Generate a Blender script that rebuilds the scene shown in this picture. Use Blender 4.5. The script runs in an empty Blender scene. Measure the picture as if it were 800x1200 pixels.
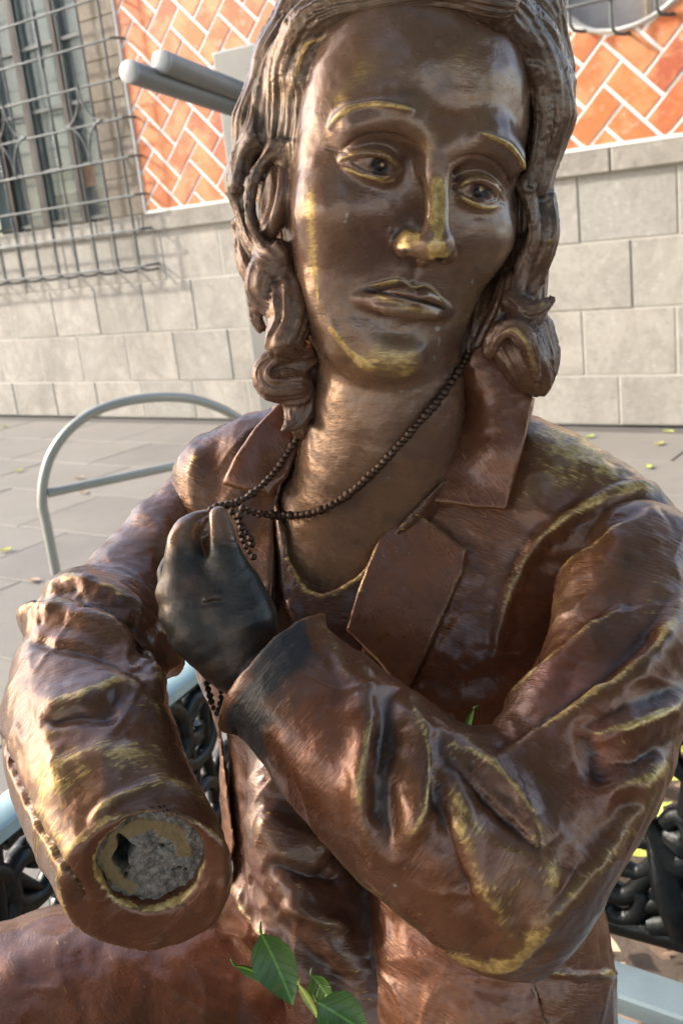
import bpy, math, random, time
import numpy as np
from mathutils import Vector, Matrix
T0 = time.time()
random.seed(7); np.random.seed(7)
SC = bpy.context.scene
COL = SC.collection

# ------------------------------------------------------------------ camera
EYE = 1.32                                   # eye height above the pavement
F_PX, CX, CY = 1200.0, 400.0, 600.0          # focal length measured on an 800x1200 frame
down_c = np.array([500., 4328., 1200.]); down_c /= np.linalg.norm(down_c)
fwd_c = np.array([0., 0., 1.]) - down_c[2] * down_c; fwd_c /= np.linalg.norm(fwd_c)
right_c = np.cross(down_c, fwd_c)
M_CW = np.stack([right_c, fwd_c, -down_c])   # camera axes (x right, y down, z forward) -> world
C_POS = np.array([0., 0., EYE])
cam = bpy.data.cameras.new('camera'); cam_o = bpy.data.objects.new('camera', cam); COL.objects.link(cam_o)
cam.sensor_fit = 'VERTICAL'; cam.sensor_height = 24.0; cam.lens = 24.0
cam.clip_start = 0.02; cam.clip_end = 500.0
R = M_CW @ np.diag([1., -1., -1.])
mw = Matrix([[*R[0], C_POS[0]], [*R[1], C_POS[1]], [*R[2], C_POS[2]], [0, 0, 0, 1]])
cam_o.matrix_world = mw
cam.dof.use_dof = True; cam.dof.focus_distance = 0.62; cam.dof.aperture_fstop = 11.0
SC.camera = cam_o

# ------------------------------------------------------------------ sky, sun, exposure
SUN_AZ, SUN_EL = math.radians(-76.0), math.radians(31.0)   # azimuth from +Y towards +X
SUN_DIR = Vector((math.sin(SUN_AZ) * math.cos(SUN_EL), math.cos(SUN_AZ) * math.cos(SUN_EL), math.sin(SUN_EL)))
W = bpy.data.worlds.new('World'); SC.world = W; W.use_nodes = True
nt = W.node_tree; nt.nodes.clear()
sky = nt.nodes.new('ShaderNodeTexSky'); sky.sky_type = 'NISHITA'; sky.sun_disc = False
sky.sun_elevation = SUN_EL; sky.sun_rotation = SUN_AZ
sky.air_density = 1.0; sky.dust_density = 2.5; sky.ozone_density = 1.0
bg = nt.nodes.new('ShaderNodeBackground'); bg.inputs[1].default_value = 0.15
wo = nt.nodes.new('ShaderNodeOutputWorld')
nt.links.new(sky.outputs[0], bg.inputs[0]); nt.links.new(bg.outputs[0], wo.inputs[0])
sl = bpy.data.lights.new('sun', 'SUN'); sl.energy = 2.2; sl.angle = math.radians(2.5); sl.color = (1.0, 0.95, 0.88)
so = bpy.data.objects.new('sun', sl); COL.objects.link(so)
so.rotation_euler = SUN_DIR.to_track_quat('Z', 'Y').to_euler()
SC.view_settings.view_transform = 'Standard'; SC.view_settings.look = 'None'
SC.view_settings.exposure = 1.68; SC.view_settings.gamma = 1.0

# ------------------------------------------------------------------ helpers: space
def U(px, py, z):
    """point at depth z seen at (px,py) -> camera-axes metres"""
    return np.array([(px - CX) / F_PX * z, (py - CY) / F_PX * z, z])
def to_world(V):
    return np.asarray(V) @ M_CW.T + C_POS
def UW(px, py, z):
    return to_world(U(px, py, z))
def ray_plane(px, py, p0, n):
    d = M_CW @ np.array([(px - CX) / F_PX, (py - CY) / F_PX, 1.0])
    t = np.dot(np.asarray(p0) - C_POS, n) / np.dot(d, n)
    return C_POS + t * d
def ground_pt(px, py, z=0.0):
    return ray_plane(px, py, (0, 0, z), np.array([0, 0, 1.]))

# ------------------------------------------------------------------ helpers: objects
def tag(o, label=None, cat=None, group=None, kind=None):
    if label: o['label'] = label
    if cat: o['category'] = cat
    if group: o['group'] = group
    if kind: o['kind'] = kind
    return o
def empty(name, loc=(0, 0, 0), label=None, cat=None, group=None, parent=None):
    o = bpy.data.objects.new(name, None); COL.objects.link(o); o.location = loc
    o.empty_display_size = 0.1
    if parent: o.parent = parent
    return tag(o, label, cat, group)
def mesh_obj(name, V, Fc, mat=None, parent=None, smooth=False, origin=None, attrs=None, uv=None):
    """V world coordinates; faces as array (n,3|4) or list; origin subtracted so the object sits at it"""
    V = np.asarray(V, dtype=np.float64)
    org = np.zeros(3) if origin is None else np.asarray(origin, dtype=float)
    me = bpy.data.meshes.new(name)
    if isinstance(Fc, np.ndarray):
        nf, k = Fc.shape
        me.vertices.add(len(V)); me.vertices.foreach_set('co', (V - org).astype(np.float32).ravel())
        me.loops.add(nf * k); me.loops.foreach_set('vertex_index', Fc.astype(np.int32).ravel())
        me.polygons.add(nf)
        me.polygons.foreach_set('loop_start', np.arange(0, nf * k, k, dtype=np.int32))
        me.update(calc_edges=True); me.validate()
    else:
        me.from_pydata([tuple(v) for v in (V - org)], [], [tuple(f) for f in Fc]); me.update()
    if smooth:
        me.polygons.foreach_set('use_smooth', np.ones(len(me.polygons), dtype=bool))
    if attrs:
        for k_, a in attrs.items():
            if a.ndim == 1:
                at = me.attributes.new(k_, 'FLOAT', 'POINT'); at.data.foreach_set('value', a.astype(np.float32))
            else:
                at = me.attributes.new(k_, 'FLOAT_VECTOR', 'POINT'); at.data.foreach_set('vector', a.astype(np.float32).ravel())
    o = bpy.data.objects.new(name, me); COL.objects.link(o)
    if mat: me.materials.append(mat)
    o.location = org
    if parent:
        o.parent = parent
        o.location = org - np.array(world_loc(parent))
    return o
def world_loc(o):
    l = np.array(o.location)
    while o.parent: o = o.parent; l = l + np.array(o.location)
    return l

class MB:
    """collects simple shapes in world coordinates"""
    def __init__(s): s.v = []; s.f = []
    def add(s, V, F):
        n = len(s.v); s.v.extend([tuple(map(float, v)) for v in V]); s.f.extend([tuple(i + n for i in f) for f in F])
        return s
    def box(s, c, size, X=(1, 0, 0), Y=(0, 1, 0), Z=(0, 0, 1), bev=0.0):
        c = np.asarray(c, float); X = np.asarray(X, float) ; Y = np.asarray(Y, float); Z = np.asarray(Z, float)
        hx, hy, hz = [k / 2 for k in size]
        if bev <= 0:
            P = [c + X * a * hx + Y * b * hy + Z * d * hz for a in (-1, 1) for b in (-1, 1) for d in (-1, 1)]
            return s.add(P, [(0, 1, 3, 2), (4, 6, 7, 5), (0, 4, 5, 1), (2, 3, 7, 6), (0, 2, 6, 4), (1, 5, 7, 3)])
        # front face (+Z) bevelled block: base ring, side ring, top ring
        P = []
        for (ix, iz) in ((0, -hz), (0, hz - bev), (bev, hz)):
            for a, b in ((-1, -1), (1, -1), (1, 1), (-1, 1)):
                P.append(c + X * a * (hx - ix) + Y * b * (hy - ix) + Z * iz)
        F = [(3, 2, 1, 0), (8, 9, 10, 11)]
        for r in (0, 4):
            for i in range(4):
                j = (i + 1) % 4
                F.append((r + i, r + j, r + 4 + j, r + 4 + i))
        return s.add(P, F)
    def tube(s, pts, r, n=10, cap=True, closed=False, flat=None):
        pts = [np.asarray(p, float) for p in pts]; m = len(pts)
        rs = [r] * m if np.isscalar(r) else list(r)
        T = []
        for i in range(m):
            if closed: t = pts[(i + 1) % m] - pts[i - 1]
            else: t = pts[min(i + 1, m - 1)] - pts[max(i - 1, 0)]
            T.append(t / (np.linalg.norm(t) + 1e-12))
        up = np.array([0, 0, 1.]) if abs(T[0][2]) < 0.9 else np.array([1., 0, 0])
        u = np.cross(T[0], up); u /= np.linalg.norm(u)
        V = []
        for i in range(m):
            u = u - np.dot(u, T[i]) * T[i]; u /= np.linalg.norm(u); w = np.cross(T[i], u)
            for k in range(n):
                a = 2 * math.pi * k / n
                V.append(pts[i] + rs[i] * (math.cos(a) * u + math.sin(a) * w * (flat or 1)))
        F = []
        for i in range(m if closed else m - 1):
            j = (i + 1) % m
            for k in range(n):
                l = (k + 1) % n
                F.append((i * n + k, i * n + l, j * n + l, j * n + k))
        if cap and not closed:
            F.append(tuple(range(n))[::-1]); F.append(tuple((m - 1) * n + k for k in range(n)))
        return s.add(V, F)
    def prism(s, poly, thick, O, X, Y, Z):
        """polygon (list of 2D) in plane X,Y at O extruded along -Z"""
        n = len(poly); O, X, Y, Z = [np.asarray(q, float) for q in (O, X, Y, Z)]
        V = [O + X * a + Y * b for a, b in poly] + [O + X * a + Y * b - Z * thick for a, b in poly]
        F = [tuple(range(n)), tuple(range(2 * n - 1, n - 1, -1))] + [(i, (i + 1) % n + 0, (i + 1) % n + n, i + n)[::-1] for i in range(n)]
        return s.add(V, F)
    def build(s, name, mat=None, parent=None, smooth=False, origin=None, fix=True):
        V = np.array(s.v)
        if origin is None:
            origin = world_loc(parent) if parent else (V.min(0) + V.max(0)) / 2 * np.array([1, 1, 0]) + np.array([0, 0, V[:, 2].min()])
        o = mesh_obj(name, V, s.f, mat, parent, smooth, origin)
        if fix:
            import bmesh
            bm = bmesh.new(); bm.from_mesh(o.data); bmesh.ops.recalc_face_normals(bm, faces=bm.faces); bm.to_mesh(o.data); bm.free()
        return o
def auto_smooth(o, ang=40):
    me = o.data
    me.polygons.foreach_set('use_smooth', np.ones(len(me.polygons), dtype=bool))
    me.set_sharp_from_angle(angle=math.radians(ang))
    return o

# ------------------------------------------------------------------ helpers: materials
class NT:
    def __init__(s, name):
        s.m = bpy.data.materials.new(name); s.m.use_nodes = True
        s.t = s.m.node_tree; s.t.nodes.clear()
        s.out = s.n('ShaderNodeOutputMaterial'); s.b = s.n('ShaderNodeBsdfPrincipled')
        s.l(s.b.outputs[0], s.out.inputs[0])
    def n(s, ty, **kw):
        nd = s.t.nodes.new(ty)
        for k, v in kw.items(): setattr(nd, k, v)
        return nd
    def l(s, a, b): s.t.links.new(a, b)
    def val(s, sock, v):
        if hasattr(v, 'links') or isinstance(v, bpy.types.NodeSocket): s.l(v, sock)
        else: sock.default_value = v if not (isinstance(v, tuple) and len(v) == 3 and sock.type == 'RGBA') else (*v, 1)
    def coord(s, kind='Object'): return s.n('ShaderNodeTexCoord').outputs[kind]
    def attr(s, name, out='Fac'):
        a = s.n('ShaderNodeAttribute'); a.attribute_name = name; return a.outputs[out]
    def mapping(s, vec, scale=(1, 1, 1), rot=(0, 0, 0), loc=(0, 0, 0)):
        m = s.n('ShaderNodeMapping'); s.l(vec, m.inputs[0])
        m.inputs['Scale'].default_value = scale; m.inputs['Rotation'].default_value = rot; m.inputs['Location'].default_value = loc
        return m.outputs[0]
    def noise(s, vec, scale, detail=4, rough=0.55, dist=0.0, out='Fac'):
        n = s.n('ShaderNodeTexNoise'); s.l(vec, n.inputs['Vector'])
        n.inputs['Scale'].default_value = scale; n.inputs['Detail'].default_value = detail
        n.inputs['Roughness'].default_value = rough; n.inputs['Distortion'].default_value = dist
        return n.outputs[out]
    def voro(s, vec, scale, feature='F1', out='Distance'):
        n = s.n('ShaderNodeTexVoronoi'); n.feature = feature; s.l(vec, n.inputs['Vector']); n.inputs['Scale'].default_value = scale
        return n.outputs[out]
    def ramp(s, fac, stops, interp='LINEAR'):
        r = s.n('ShaderNodeValToRGB'); r.color_ramp.interpolation = interp; s.l(fac, r.inputs[0])
        e = r.color_ramp.elements
        while len(e) < len(stops): e.new(0.5)
        for i, (p, c) in enumerate(stops):
            e[i].position = p; c = c if isinstance(c, tuple) else (c, c, c)
            e[i].color = (*c, 1)
        return r.outputs[0]
    def mix(s, fac, a, b, mode='MIX'):
        m = s.n('ShaderNodeMix'); m.data_type = 'RGBA'; m.blend_type = mode
        s.val(m.inputs[0], fac); s.val(m.inputs[6], a); s.val(m.inputs[7], b)
        return m.outputs[2]
    def math(s, op, a, b=0.0, clamp=False):
        m = s.n('ShaderNodeMath'); m.operation = op; m.use_clamp = clamp
        s.val(m.inputs[0], a); s.val(m.inputs[1], b); return m.outputs[0]
    def mrange(s, v, a, b, c=0.0, d=1.0):
        m = s.n('ShaderNodeMapRange'); m.interpolation_type = 'SMOOTHSTEP'
        s.l(v, m.inputs[0])
        for i, q in enumerate((a, b, c, d)): m.inputs[i + 1].default_value = q
        return m.outputs[0]
    def bump(s, h, dist=0.01, strength=1.0, normal=None):
        b = s.n('ShaderNodeBump'); s.val(b.inputs['Height'], h); b.inputs['Distance'].default_value = dist
        b.inputs['Strength'].default_value = strength
        if normal: s.l(normal, b.inputs['Normal'])
        return b.outputs[0]
    def set(s, **kw):
        names = dict(base='Base Color', rough='Roughness', metal='Metallic', normal='Normal', coat='Coat Weight',
                     coatr='Coat Roughness', spec='Specular IOR Level', alpha='Alpha', trans='Transmission Weight', sub='Subsurface Weight')
        for k, v in kw.items():
            s.val(s.b.inputs[names[k]], v)
        return s.m
# ------------------------------------------------------------------ wall frame
_d = M_CW @ np.array([-1719., -135., 1200.]); _d[2] = 0; _d /= np.linalg.norm(_d)
WX = -_d; WNRM = np.cross(WX, [0, 0, 1.]); WZ = np.array([0, 0, 1.])
WP0 = ground_pt(700, 498)
def wp(u, z, off=0.0): return WP0 + WX * u + WZ * z + WNRM * off
def wuv(px, py, off=0.0):
    p = ray_plane(px, py, WP0 + WNRM * off, WNRM) - WP0
    return float(p @ WX), float(p[2])
def rnd_col(m, a, b, c=None):
    oi = m.n('ShaderNodeObjectInfo').outputs['Random']
    st = [(0, a), (1, b)] if c is None else [(0, a), (.5, b), (1, c)]
    return m.ramp(oi, st), oi

# ---- materials of the place
def mat_stone(name, a, b, c, lich=0.35):
    m = NT(name); ob = m.coord('Object'); base, oi = rnd_col(m, a, b, c)
    off = m.n('ShaderNodeVectorMath', operation='ADD'); m.l(ob, off.inputs[0])
    cx = m.n('ShaderNodeCombineXYZ'); m.l(m.math('MULTIPLY', oi, 37.0), cx.inputs[0]); m.l(m.math('MULTIPLY', oi, 11.0), cx.inputs[1]); m.l(cx.outputs[0], off.inputs[1])
    v = off.outputs[0]
    n1 = m.noise(v, 3.2, 6, .68, 1.2); n2 = m.noise(v, 26, 5, .65); n3 = m.noise(v, 140, 3, .6)
    col = m.mix(m.mrange(n1, .38, .62, 0, .6), base, tuple(x * .62 for x in b))
    col = m.mix(m.mrange(n2, .55, .75, 0, lich), col, (.55, .53, .47))
    col = m.mix(m.mrange(m.noise(v, 48, 5, .75), .58, .70, 0, .55), col, (.62, .60, .54))
    col = m.mix(m.mrange(n2, .45, .28, 0, .5), col, tuple(x * .5 for x in a))
    col = m.mix(m.mrange(n3, .58, .75, 0, .3), col, tuple(x * .45 for x in a))
    gp = m.n('ShaderNodeNewGeometry').outputs['Position']
    col = m.mix(m.mrange(m.noise(m.mapping(gp, (1.1, 1.1, .45)), 1.6, 6, .7, .8), .45, .66, 0, .5), col, tuple(x * .55 for x in a))
    col = m.mix(m.mrange(m.noise(gp, 7, 6, .75), .56, .70, 0, .35), col, (.50, .47, .40))
    h = m.math('ADD', m.math('MULTIPLY', n2, .7), m.math('MULTIPLY', n3, .35))
    return m.set(base=col, rough=.85, normal=m.bump(h, .006, .8), spec=.3)
def mat_simple(name, col, rough=.5, metal=0.0, n=40, var=.25, bump=.001, coat=0.0):
    m = NT(name); ob = m.coord('Object'); k = m.noise(ob, n, 5, .6); k2 = m.noise(ob, n * .12, 3, .6)
    c = m.mix(m.mrange(k, .3, .7, 0, var), col, tuple(x * .55 for x in col))
    c = m.mix(m.mrange(k2, .45, .75, 0, var), c, tuple(min(1, x * 1.35) for x in col))
    return m.set(base=c, rough=m.mrange(k2, .3, .7, rough * .8, min(1, rough * 1.25)), metal=metal, normal=m.bump(k, bump, .6), coat=coat)
MS = dict(
    ashlar=mat_stone('grey_tuff', (.36, .33, .28), (.42, .375, .315), (.32, .30, .26)),
    band=mat_stone('band_stone', (.29, .26, .215), (.33, .295, .245), (.26, .235, .20)),
    mortar=mat_simple('lime_mortar', (.43, .395, .335), .9, n=30, bump=.002),
    jamb=mat_stone('jamb_stone', (.25, .205, .15), (.29, .24, .18), (.23, .19, .145), .15),
    grout=mat_simple('white_grout', (.80, .76, .68), .85, n=25, var=.15, bump=.002),
    iron=mat_simple('wrought_iron', (.095, .10, .095), .5, .3, n=50),
    steel=mat_simple('brushed_steel', (.22, .215, .205), .45, .3, n=18, var=.2),
    hoop=mat_simple('painted_steel_tube', (.34, .34, .30), .4, .3, n=14, var=.15),
    soil=mat_simple('planter_soil', (.11, .075, .05), .95, n=12, var=.6, bump=.02),
    black=mat_simple('black_enamel', (.006, .007, .007), .34, 0, n=60, var=.3, bump=.003, coat=0),
    slat=mat_simple('pale_teal_enamel', (.34, .46, .45), .3, 0, n=22, var=.35, bump=.0006, coat=.4),
    slat2=mat_simple('worn_grey_enamel', (.20, .25, .26), .32, 0, n=22, var=.45, bump=.0006, coat=.2),
    wood=mat_simple('dark_window_wood', (.07, .055, .045), .6, n=20),
    cloth=mat_simple('window_blind', (.26, .28, .235), .8, n=6, var=.25),
    dark=mat_simple('dark_room', (.02, .02, .02), .8),
    white=mat_simple('white_reflection', (.7, .72, .74), .7, n=9, var=.5),
    curb=mat_stone('planter_kerb', (.20, .19, .17), (.24, .22, .20), (.18, .17, .16)),
)
[n for n in MS['black'].node_tree.nodes if n.type == 'BSDF_PRINCIPLED'][0].inputs['Specular IOR Level'].default_value = .28
def mat_tile():
    m = NT('glazed_terracotta'); ob = m.coord('Object')
    base, oi = rnd_col(m, (.44, .095, .020), (.54, .145, .030), (.36, .070, .020))
    geo = m.n('ShaderNodeNewGeometry').outputs['Position']
    n1 = m.noise(geo, 5, 5, .65); n2 = m.noise(geo, 34, 5, .7)
    c = m.mix(m.mrange(n1, .42, .62, 0, .7), base, (.62, .26, .10))
    c = m.mix(m.mrange(m.noise(geo, 15, 6, .78), .54, .72, 0, .6), c, (.66, .48, .36))
    c = m.mix(m.mrange(n2, .40, .28, 0, .4), c, (.28, .09, .045))
    return m.set(base=c, rough=.6, normal=m.bump(n2, .002, .5), coat=.0)
MS['tile'] = mat_tile()
def mat_slab():
    m = NT('basalt_slab'); base, oi = rnd_col(m, (.165, .150, .128), (.195, .178, .150), (.150, .138, .120))
    geo = m.n('ShaderNodeNewGeometry').outputs['Position']
    n1 = m.noise(geo, 1.3, 6, .65); n2 = m.noise(geo, 55, 4, .6); n3 = m.noise(geo, 9, 5, .6)
    c = m.mix(m.mrange(n1, .38, .68, 0, .4), base, (.24, .215, .18))
    c = m.mix(m.mrange(n3, .55, .75, 0, .4), c, (.115, .105, .09))
    c = m.mix(m.mrange(n2, .6, .8, 0, .4), c, (.30, .27, .23))
    return m.set(base=c, rough=.75, normal=m.bump(n2, .003, .6))
MS['slab'] = mat_slab()
def mat_leaf(name, a, b, tr=.25):
    m = NT(name); base, oi = rnd_col(m, a, b); ob = m.coord('Object')
    n = m.noise(ob, 60, 4, .6); sx = m.n('ShaderNodeSeparateXYZ'); m.l(ob, sx.inputs[0])
    ay = m.math('ABSOLUTE', sx.outputs[1])
    ph = m.math('MULTIPLY', m.math('SUBTRACT', sx.outputs[0], m.math('MULTIPLY', ay, .8)), 900.0)
    vein = m.mrange(m.math('SINE', ph), .75, 1.0); rib = m.mrange(ay, .0011, .0004)
    c = m.mix(m.mrange(n, .45, .75, 0, .55), base, tuple(x * .45 for x in a))
    c = m.mix(m.mrange(m.noise(ob, 130, 3), .62, .72, 0, .5), c, (.20, .17, .04))
    c = m.mix(m.math('MULTIPLY', vein, .15), c, tuple(min(1, x * 1.8) for x in b)); c = m.mix(m.math('MULTIPLY', rib, .8), c, tuple(min(1, x * 2.4) for x in b))
    return m.set(base=c, rough=.34, spec=.5, normal=m.bump(m.math('ADD', m.math('MULTIPLY', vein, -.5), n), .0012, .5))
MS['leaf_g'] = mat_leaf('green_leaf', (.050, .125, .018), (.085, .165, .024))
MS['leaf_l'] = mat_leaf('fresh_leaf', (.16, .34, .05), (.28, .42, .06))
MS['leaf_y'] = mat_leaf('yellow_leaf', (.55, .50, .08), (.40, .52, .10))
MS['leaf_b'] = mat_leaf('dry_leaf', (.36, .22, .13), (.50, .36, .24))

# ------------------------------------------------------------------ building
def clip_half(poly, nx, ny, d):
    """keep the side where nx*x+ny*y <= d"""
    out = []
    for i in range(len(poly)):
        a, b = poly[i], poly[(i + 1) % len(poly)]
        fa, fb = nx * a[0] + ny * a[1] - d, nx * b[0] + ny * b[1] - d
        if fa <= 0: out.append(a)
        if (fa < 0) != (fb < 0) and abs(fa - fb) > 1e-9:
            t = fa / (fa - fb); out.append((a[0] + (b[0] - a[0]) * t, a[1] + (b[1] - a[1]) * t))
    return out
def wall_prism(poly, z0, z1, name, mat, parent, bev=0.004):
    """convex polygon on the wall from offset z0 (back) to z1 (front) with a bevelled front edge"""
    n = len(poly)
    ar = sum(poly[i][0] * poly[(i + 1) % n][1] - poly[(i + 1) % n][0] * poly[i][1] for i in range(n)) / 2
    if abs(ar) < 2e-4: return None
    if ar < 0: poly = poly[::-1]
    cx = sum(p[0] for p in poly) / n; cz = sum(p[1] for p in poly) / n
    org = wp(cx, cz, z1)
    def ring(s, off):
        out = []
        for p in poly:
            dx, dz = p[0] - cx, p[1] - cz; L = math.hypot(dx, dz) + 1e-9; k = max(0, (L - s)) / L
            out.append(wp(cx + dx * k, cz + dz * k, off))
        return out
    V = ring(0, z0) + ring(0, z1 - bev) + ring(bev * 1.2, z1)
    F = [tuple(range(2 * n, 3 * n))]
    for r in (0, n):
        for i in range(n): F.append((r + i, r + (i + 1) % n, r + n + (i + 1) % n, r + n + i))
    o = mesh_obj(name, V, F, mat, parent, False, org)
    return o
bld = empty('stone_building', wp(-2, 0), 'stone building with an orange herringbone tile wall above grey blocks, barred windows', 'building')
ZT = 3.9; UL, UR = -9.0, 3.2
WIN_U1, WIN_U0, WIN_Z0 = -3.90, -5.75, 1.59
TILE_U = -3.52
OC = (.22, 2.735); OR_ = .54
# core behind everything, made of pieces around the window opening
core = MB()
def core_box(u0, u1, z0, z1, off=-.0155, th=.35, X=core):
    c = wp((u0 + u1) / 2, (z0 + z1) / 2, off - th / 2)
    X.box(c, (u1 - u0, th, z1 - z0), WX, WNRM, WZ)
core_box(UL, WIN_U0, 0, ZT); core_box(WIN_U0, WIN_U1, 0, WIN_Z0 - .02); core_box(WIN_U1, TILE_U, 0, ZT)
core.build('wall', MS['mortar'], bld)
c2 = MB()
core_box(TILE_U, UR, 0, 1.57, -.0155, .35, c2); c2.build('wall', MS['mortar'], bld)
c3 = MB(); poly = []
n_ = 48
# grout sheet with the round opening: wedge strips round the circle
g = MB()
sq = []
for i in range(n_ + 1):
    a = 2 * math.pi * i / n_
    sq.append((a, (OC[0] + OR_ * math.cos(a), OC[1] + OR_ * math.sin(a))))
def outer(a):
    c, s_ = math.cos(a), math.sin(a)
    k = min(((UR - OC[0]) / c) if c > 1e-9 else 1e9, ((TILE_U - OC[0]) / c) if c < -1e-9 else 1e9,
            ((ZT - OC[1]) / s_) if s_ > 1e-9 else 1e9, ((1.585 - OC[1]) / s_) if s_ < -1e-9 else 1e9)
    return (OC[0] + k * c, OC[1] + k * s_)
angs = sorted(set([s0[0] for s0 in sq] + [math.atan2(z - OC[1], u - OC[0]) % (2 * math.pi) for u in (UR, TILE_U) for z in (ZT, 1.585)]))
for a0, a1 in zip(angs[:-1], angs[1:]):
    p = [(OC[0] + OR_ * math.cos(a0), OC[1] + OR_ * math.sin(a0)), outer(a0), outer(a1), (OC[0] + OR_ * math.cos(a1), OC[1] + OR_ * math.sin(a1))]
    V = [wp(u, z, -.012) for u, z in p] + [wp(u, z, -.35) for u, z in p]
    g.add(V, [(0, 1, 2, 3), (3, 7, 4, 0), (7, 6, 5, 4)])
g.build('grout', MS['grout'], bld, fix=False)
# a raised rim of grout around the round window
rim = MB(); pts = [wp(OC[0] + (OR_ + .012) * math.cos(a), OC[1] + (OR_ + .012) * math.sin(a), .0) for a in np.linspace(0, 2 * math.pi, 64, endpoint=False)]
rim.tube(pts, .011, 8, closed=True); auto_smooth(rim.build('rim', MS['grout'], bld), 50)
rb = MB(); rb.tube([wp(TILE_U + .006, z, -.004) for z in np.linspace(1.60, ZT, 40)], .013, 8); auto_smooth(rb.build('rim', MS['grout'], bld), 50)
rb = MB(); rb.box(wp((TILE_U + UR) / 2, 1.597, -.006), (UR - TILE_U, .02, .016), WX, WNRM, WZ); rb.build('rim', MS['grout'], bld)
# herringbone tiles
e = .1115; O = (.113, 1.922); gap = .022
for x in range(-26, 26):
    for y in range(-26, 30):
        k = (x + y) % 4
        if k == 0: cell = (x, x + 2, y, y + 1)
        elif k == 2: cell = (x, x + 1, y, y + 2)
        else: continue
        gg = gap / (e * 1.414)
        a0, a1, b0, b1 = cell[0] + gg / 2, cell[1] - gg / 2, cell[2] + gg / 2, cell[3] - gg / 2
        poly = [(O[0] + e * (a + b), O[1] + e * (b - a)) for a, b in ((a0, b0), (a1, b0), (a1, b1), (a0, b1))]
        cu, cz = sum(p[0] for p in poly) / 4, sum(p[1] for p in poly) / 4
        if cu < TILE_U - .2 or cu > 1.1 or cz > 3.45 or cz < 1.4: continue
        if cz > 2.9 and cu > -1.2: continue
        poly = clip_half(poly, -1, 0, -(TILE_U + .022)); poly = clip_half(poly, 0, -1, -1.612) if poly else poly
        dx, dz = cu - OC[0], cz - OC[1]; L = math.hypot(dx, dz)
        if L < OR_ + .3 and poly:
            poly = clip_half(poly, -dx / L, -dz / L, -(OR_ + .028 + (dx * OC[0] + dz * OC[1]) / L))
        if len(poly) >= 3:
            o = wall_prism(poly, -.014, -.006 + random.uniform(-.001, .003), 'tile', MS['tile'], bld, .003)
# ashlar courses: every block an object
COURSE = [(0, .300), (.300, .691), (.691, 1.080), (1.080, 1.455)]
JU = {0: (.139, .62), 1: (-.071, .585), 2: (.240, .575), 3: (-.059, .592)}
for ci, (z0, z1) in enumerate(COURSE):
    u0, st = JU[ci]
    rr = random.Random(ci); us = [u0]
    while us[-1] < 2.6: us.append(us[-1] + st * rr.uniform(.93, 1.07))
    us = us[::-1]
    while us[-1] > -8.6: us.append(us[-1] - (st if us[-1] > -1 else .55) * rr.uniform(.95, 1.05))
    us = sorted(us)
    for a, b in zip(us[:-1], us[1:]):
        j = .0055
        wall_prism([(a + j, z0 + j), (b - j, z0 + j), (b - j, z1 - j), (a + j, z1 - j)], -.031, random.uniform(-.003, .004) - .011, 'stone', MS['ashlar'], bld, .005)
# projecting band under the tiles, window sill and jamb blocks
u = TILE_U - .02
while u < 3.0:
    w_ = random.uniform(1.1, 1.4)
    wall_prism([(u + .003, 1.461), (u + w_ - .003, 1.461), (u + w_ - .003, 1.584), (u + .003, 1.584)], -.031, .022 + random.uniform(0, .003), 'band_stone', MS['band'], bld, .008); u += w_
u = -7.2
while u < -3.56:
    w_ = min(random.uniform(.45, .6), -3.545 - u)
    wall_prism([(u + .003, 1.461), (u + w_ - .003, 1.461), (u + w_ - .003, 1.582), (u + .003, 1.582)], -.25, .016, 'sill_stone', MS['ashlar'], bld, .008); u += w_
for k in range(8):
    z0, z1 = 1.590 + k * .283, 1.590 + (k + 1) * .283
    wall_prism([(WIN_U1, z0 + .003), (TILE_U - .012, z0 + .003), (TILE_U - .012, z1 - .003), (WIN_U1, z1 - .003)], -.29, .0 + random.uniform(-.003, .003), 'jamb_stone', MS['jamb'], bld, .006)
    wall_prism([(-6.4, z0 + .003), (WIN_U0, z0 + .003), (WIN_U0, z1 - .003), (-6.4, z1 - .003)], -.29, .0, 'jamb_stone', MS['jamb'], bld, .006)
# the barred window: frame, blinds, glass, things behind, black and white shapes for the reflection
win = empty('window', wp(-4.8, WIN_Z0, -.2)); win.parent = bld; win.location = Vector(wp(-4.8, WIN_Z0, -.2) - world_loc(bld))
b = MB(); b.box(wp(-4.83, 2.75, -.62), (2.0, .02, 2.4), WX, WNRM, WZ); b.build('room', MS['dark'], win)
def wbar(u0, z0, u1, z1, w_, off, th, name, mat, parent):
    c = wp((u0 + u1) / 2, (z0 + z1) / 2, off); L = math.hypot(u1 - u0, z1 - z0)
    X = (WX * (u1 - u0) + WZ * (z1 - z0)) / L; Z = np.cross(X, WNRM)
    m = MB(); m.box(c, (L, th, w_), X, WNRM, Z); return m.build(name, mat, parent)
for uu, ww in ((-4.02, .05), (-4.42, .045), (-4.90, .07), (-5.30, .05), (-5.70, .06)): wbar(uu, 1.60, uu, ZT, ww, -.22, .05, 'frame', MS['wood'], win)
for zz in (1.63, 2.05, 2.52, 3.0, 3.48): wbar(WIN_U0 + .02, zz, WIN_U1 - .0, zz, .028, -.235, .03, 'frame', MS['iron'], win)
for (a, b_, mt, off) in ((-4.38, -4.06, 'cloth', -.34), (-4.86, -4.46, 'cloth', -.32), (-5.26, -4.96, 'cloth', -.36), (-5.68, -5.34, 'cloth', -.34)):
    zb = 1.86 if a > -4.9 else 1.6
    wbar((a + b_) / 2, zb, (a + b_) / 2, ZT, b_ - a, off, .012, 'blind', MS[mt], win)
wbar(-4.5, 1.60, -4.5, 1.86, .55, -.40, .12, 'box', MS['dark'], win)  # dark block put in for the black part of the window's reflection
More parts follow.
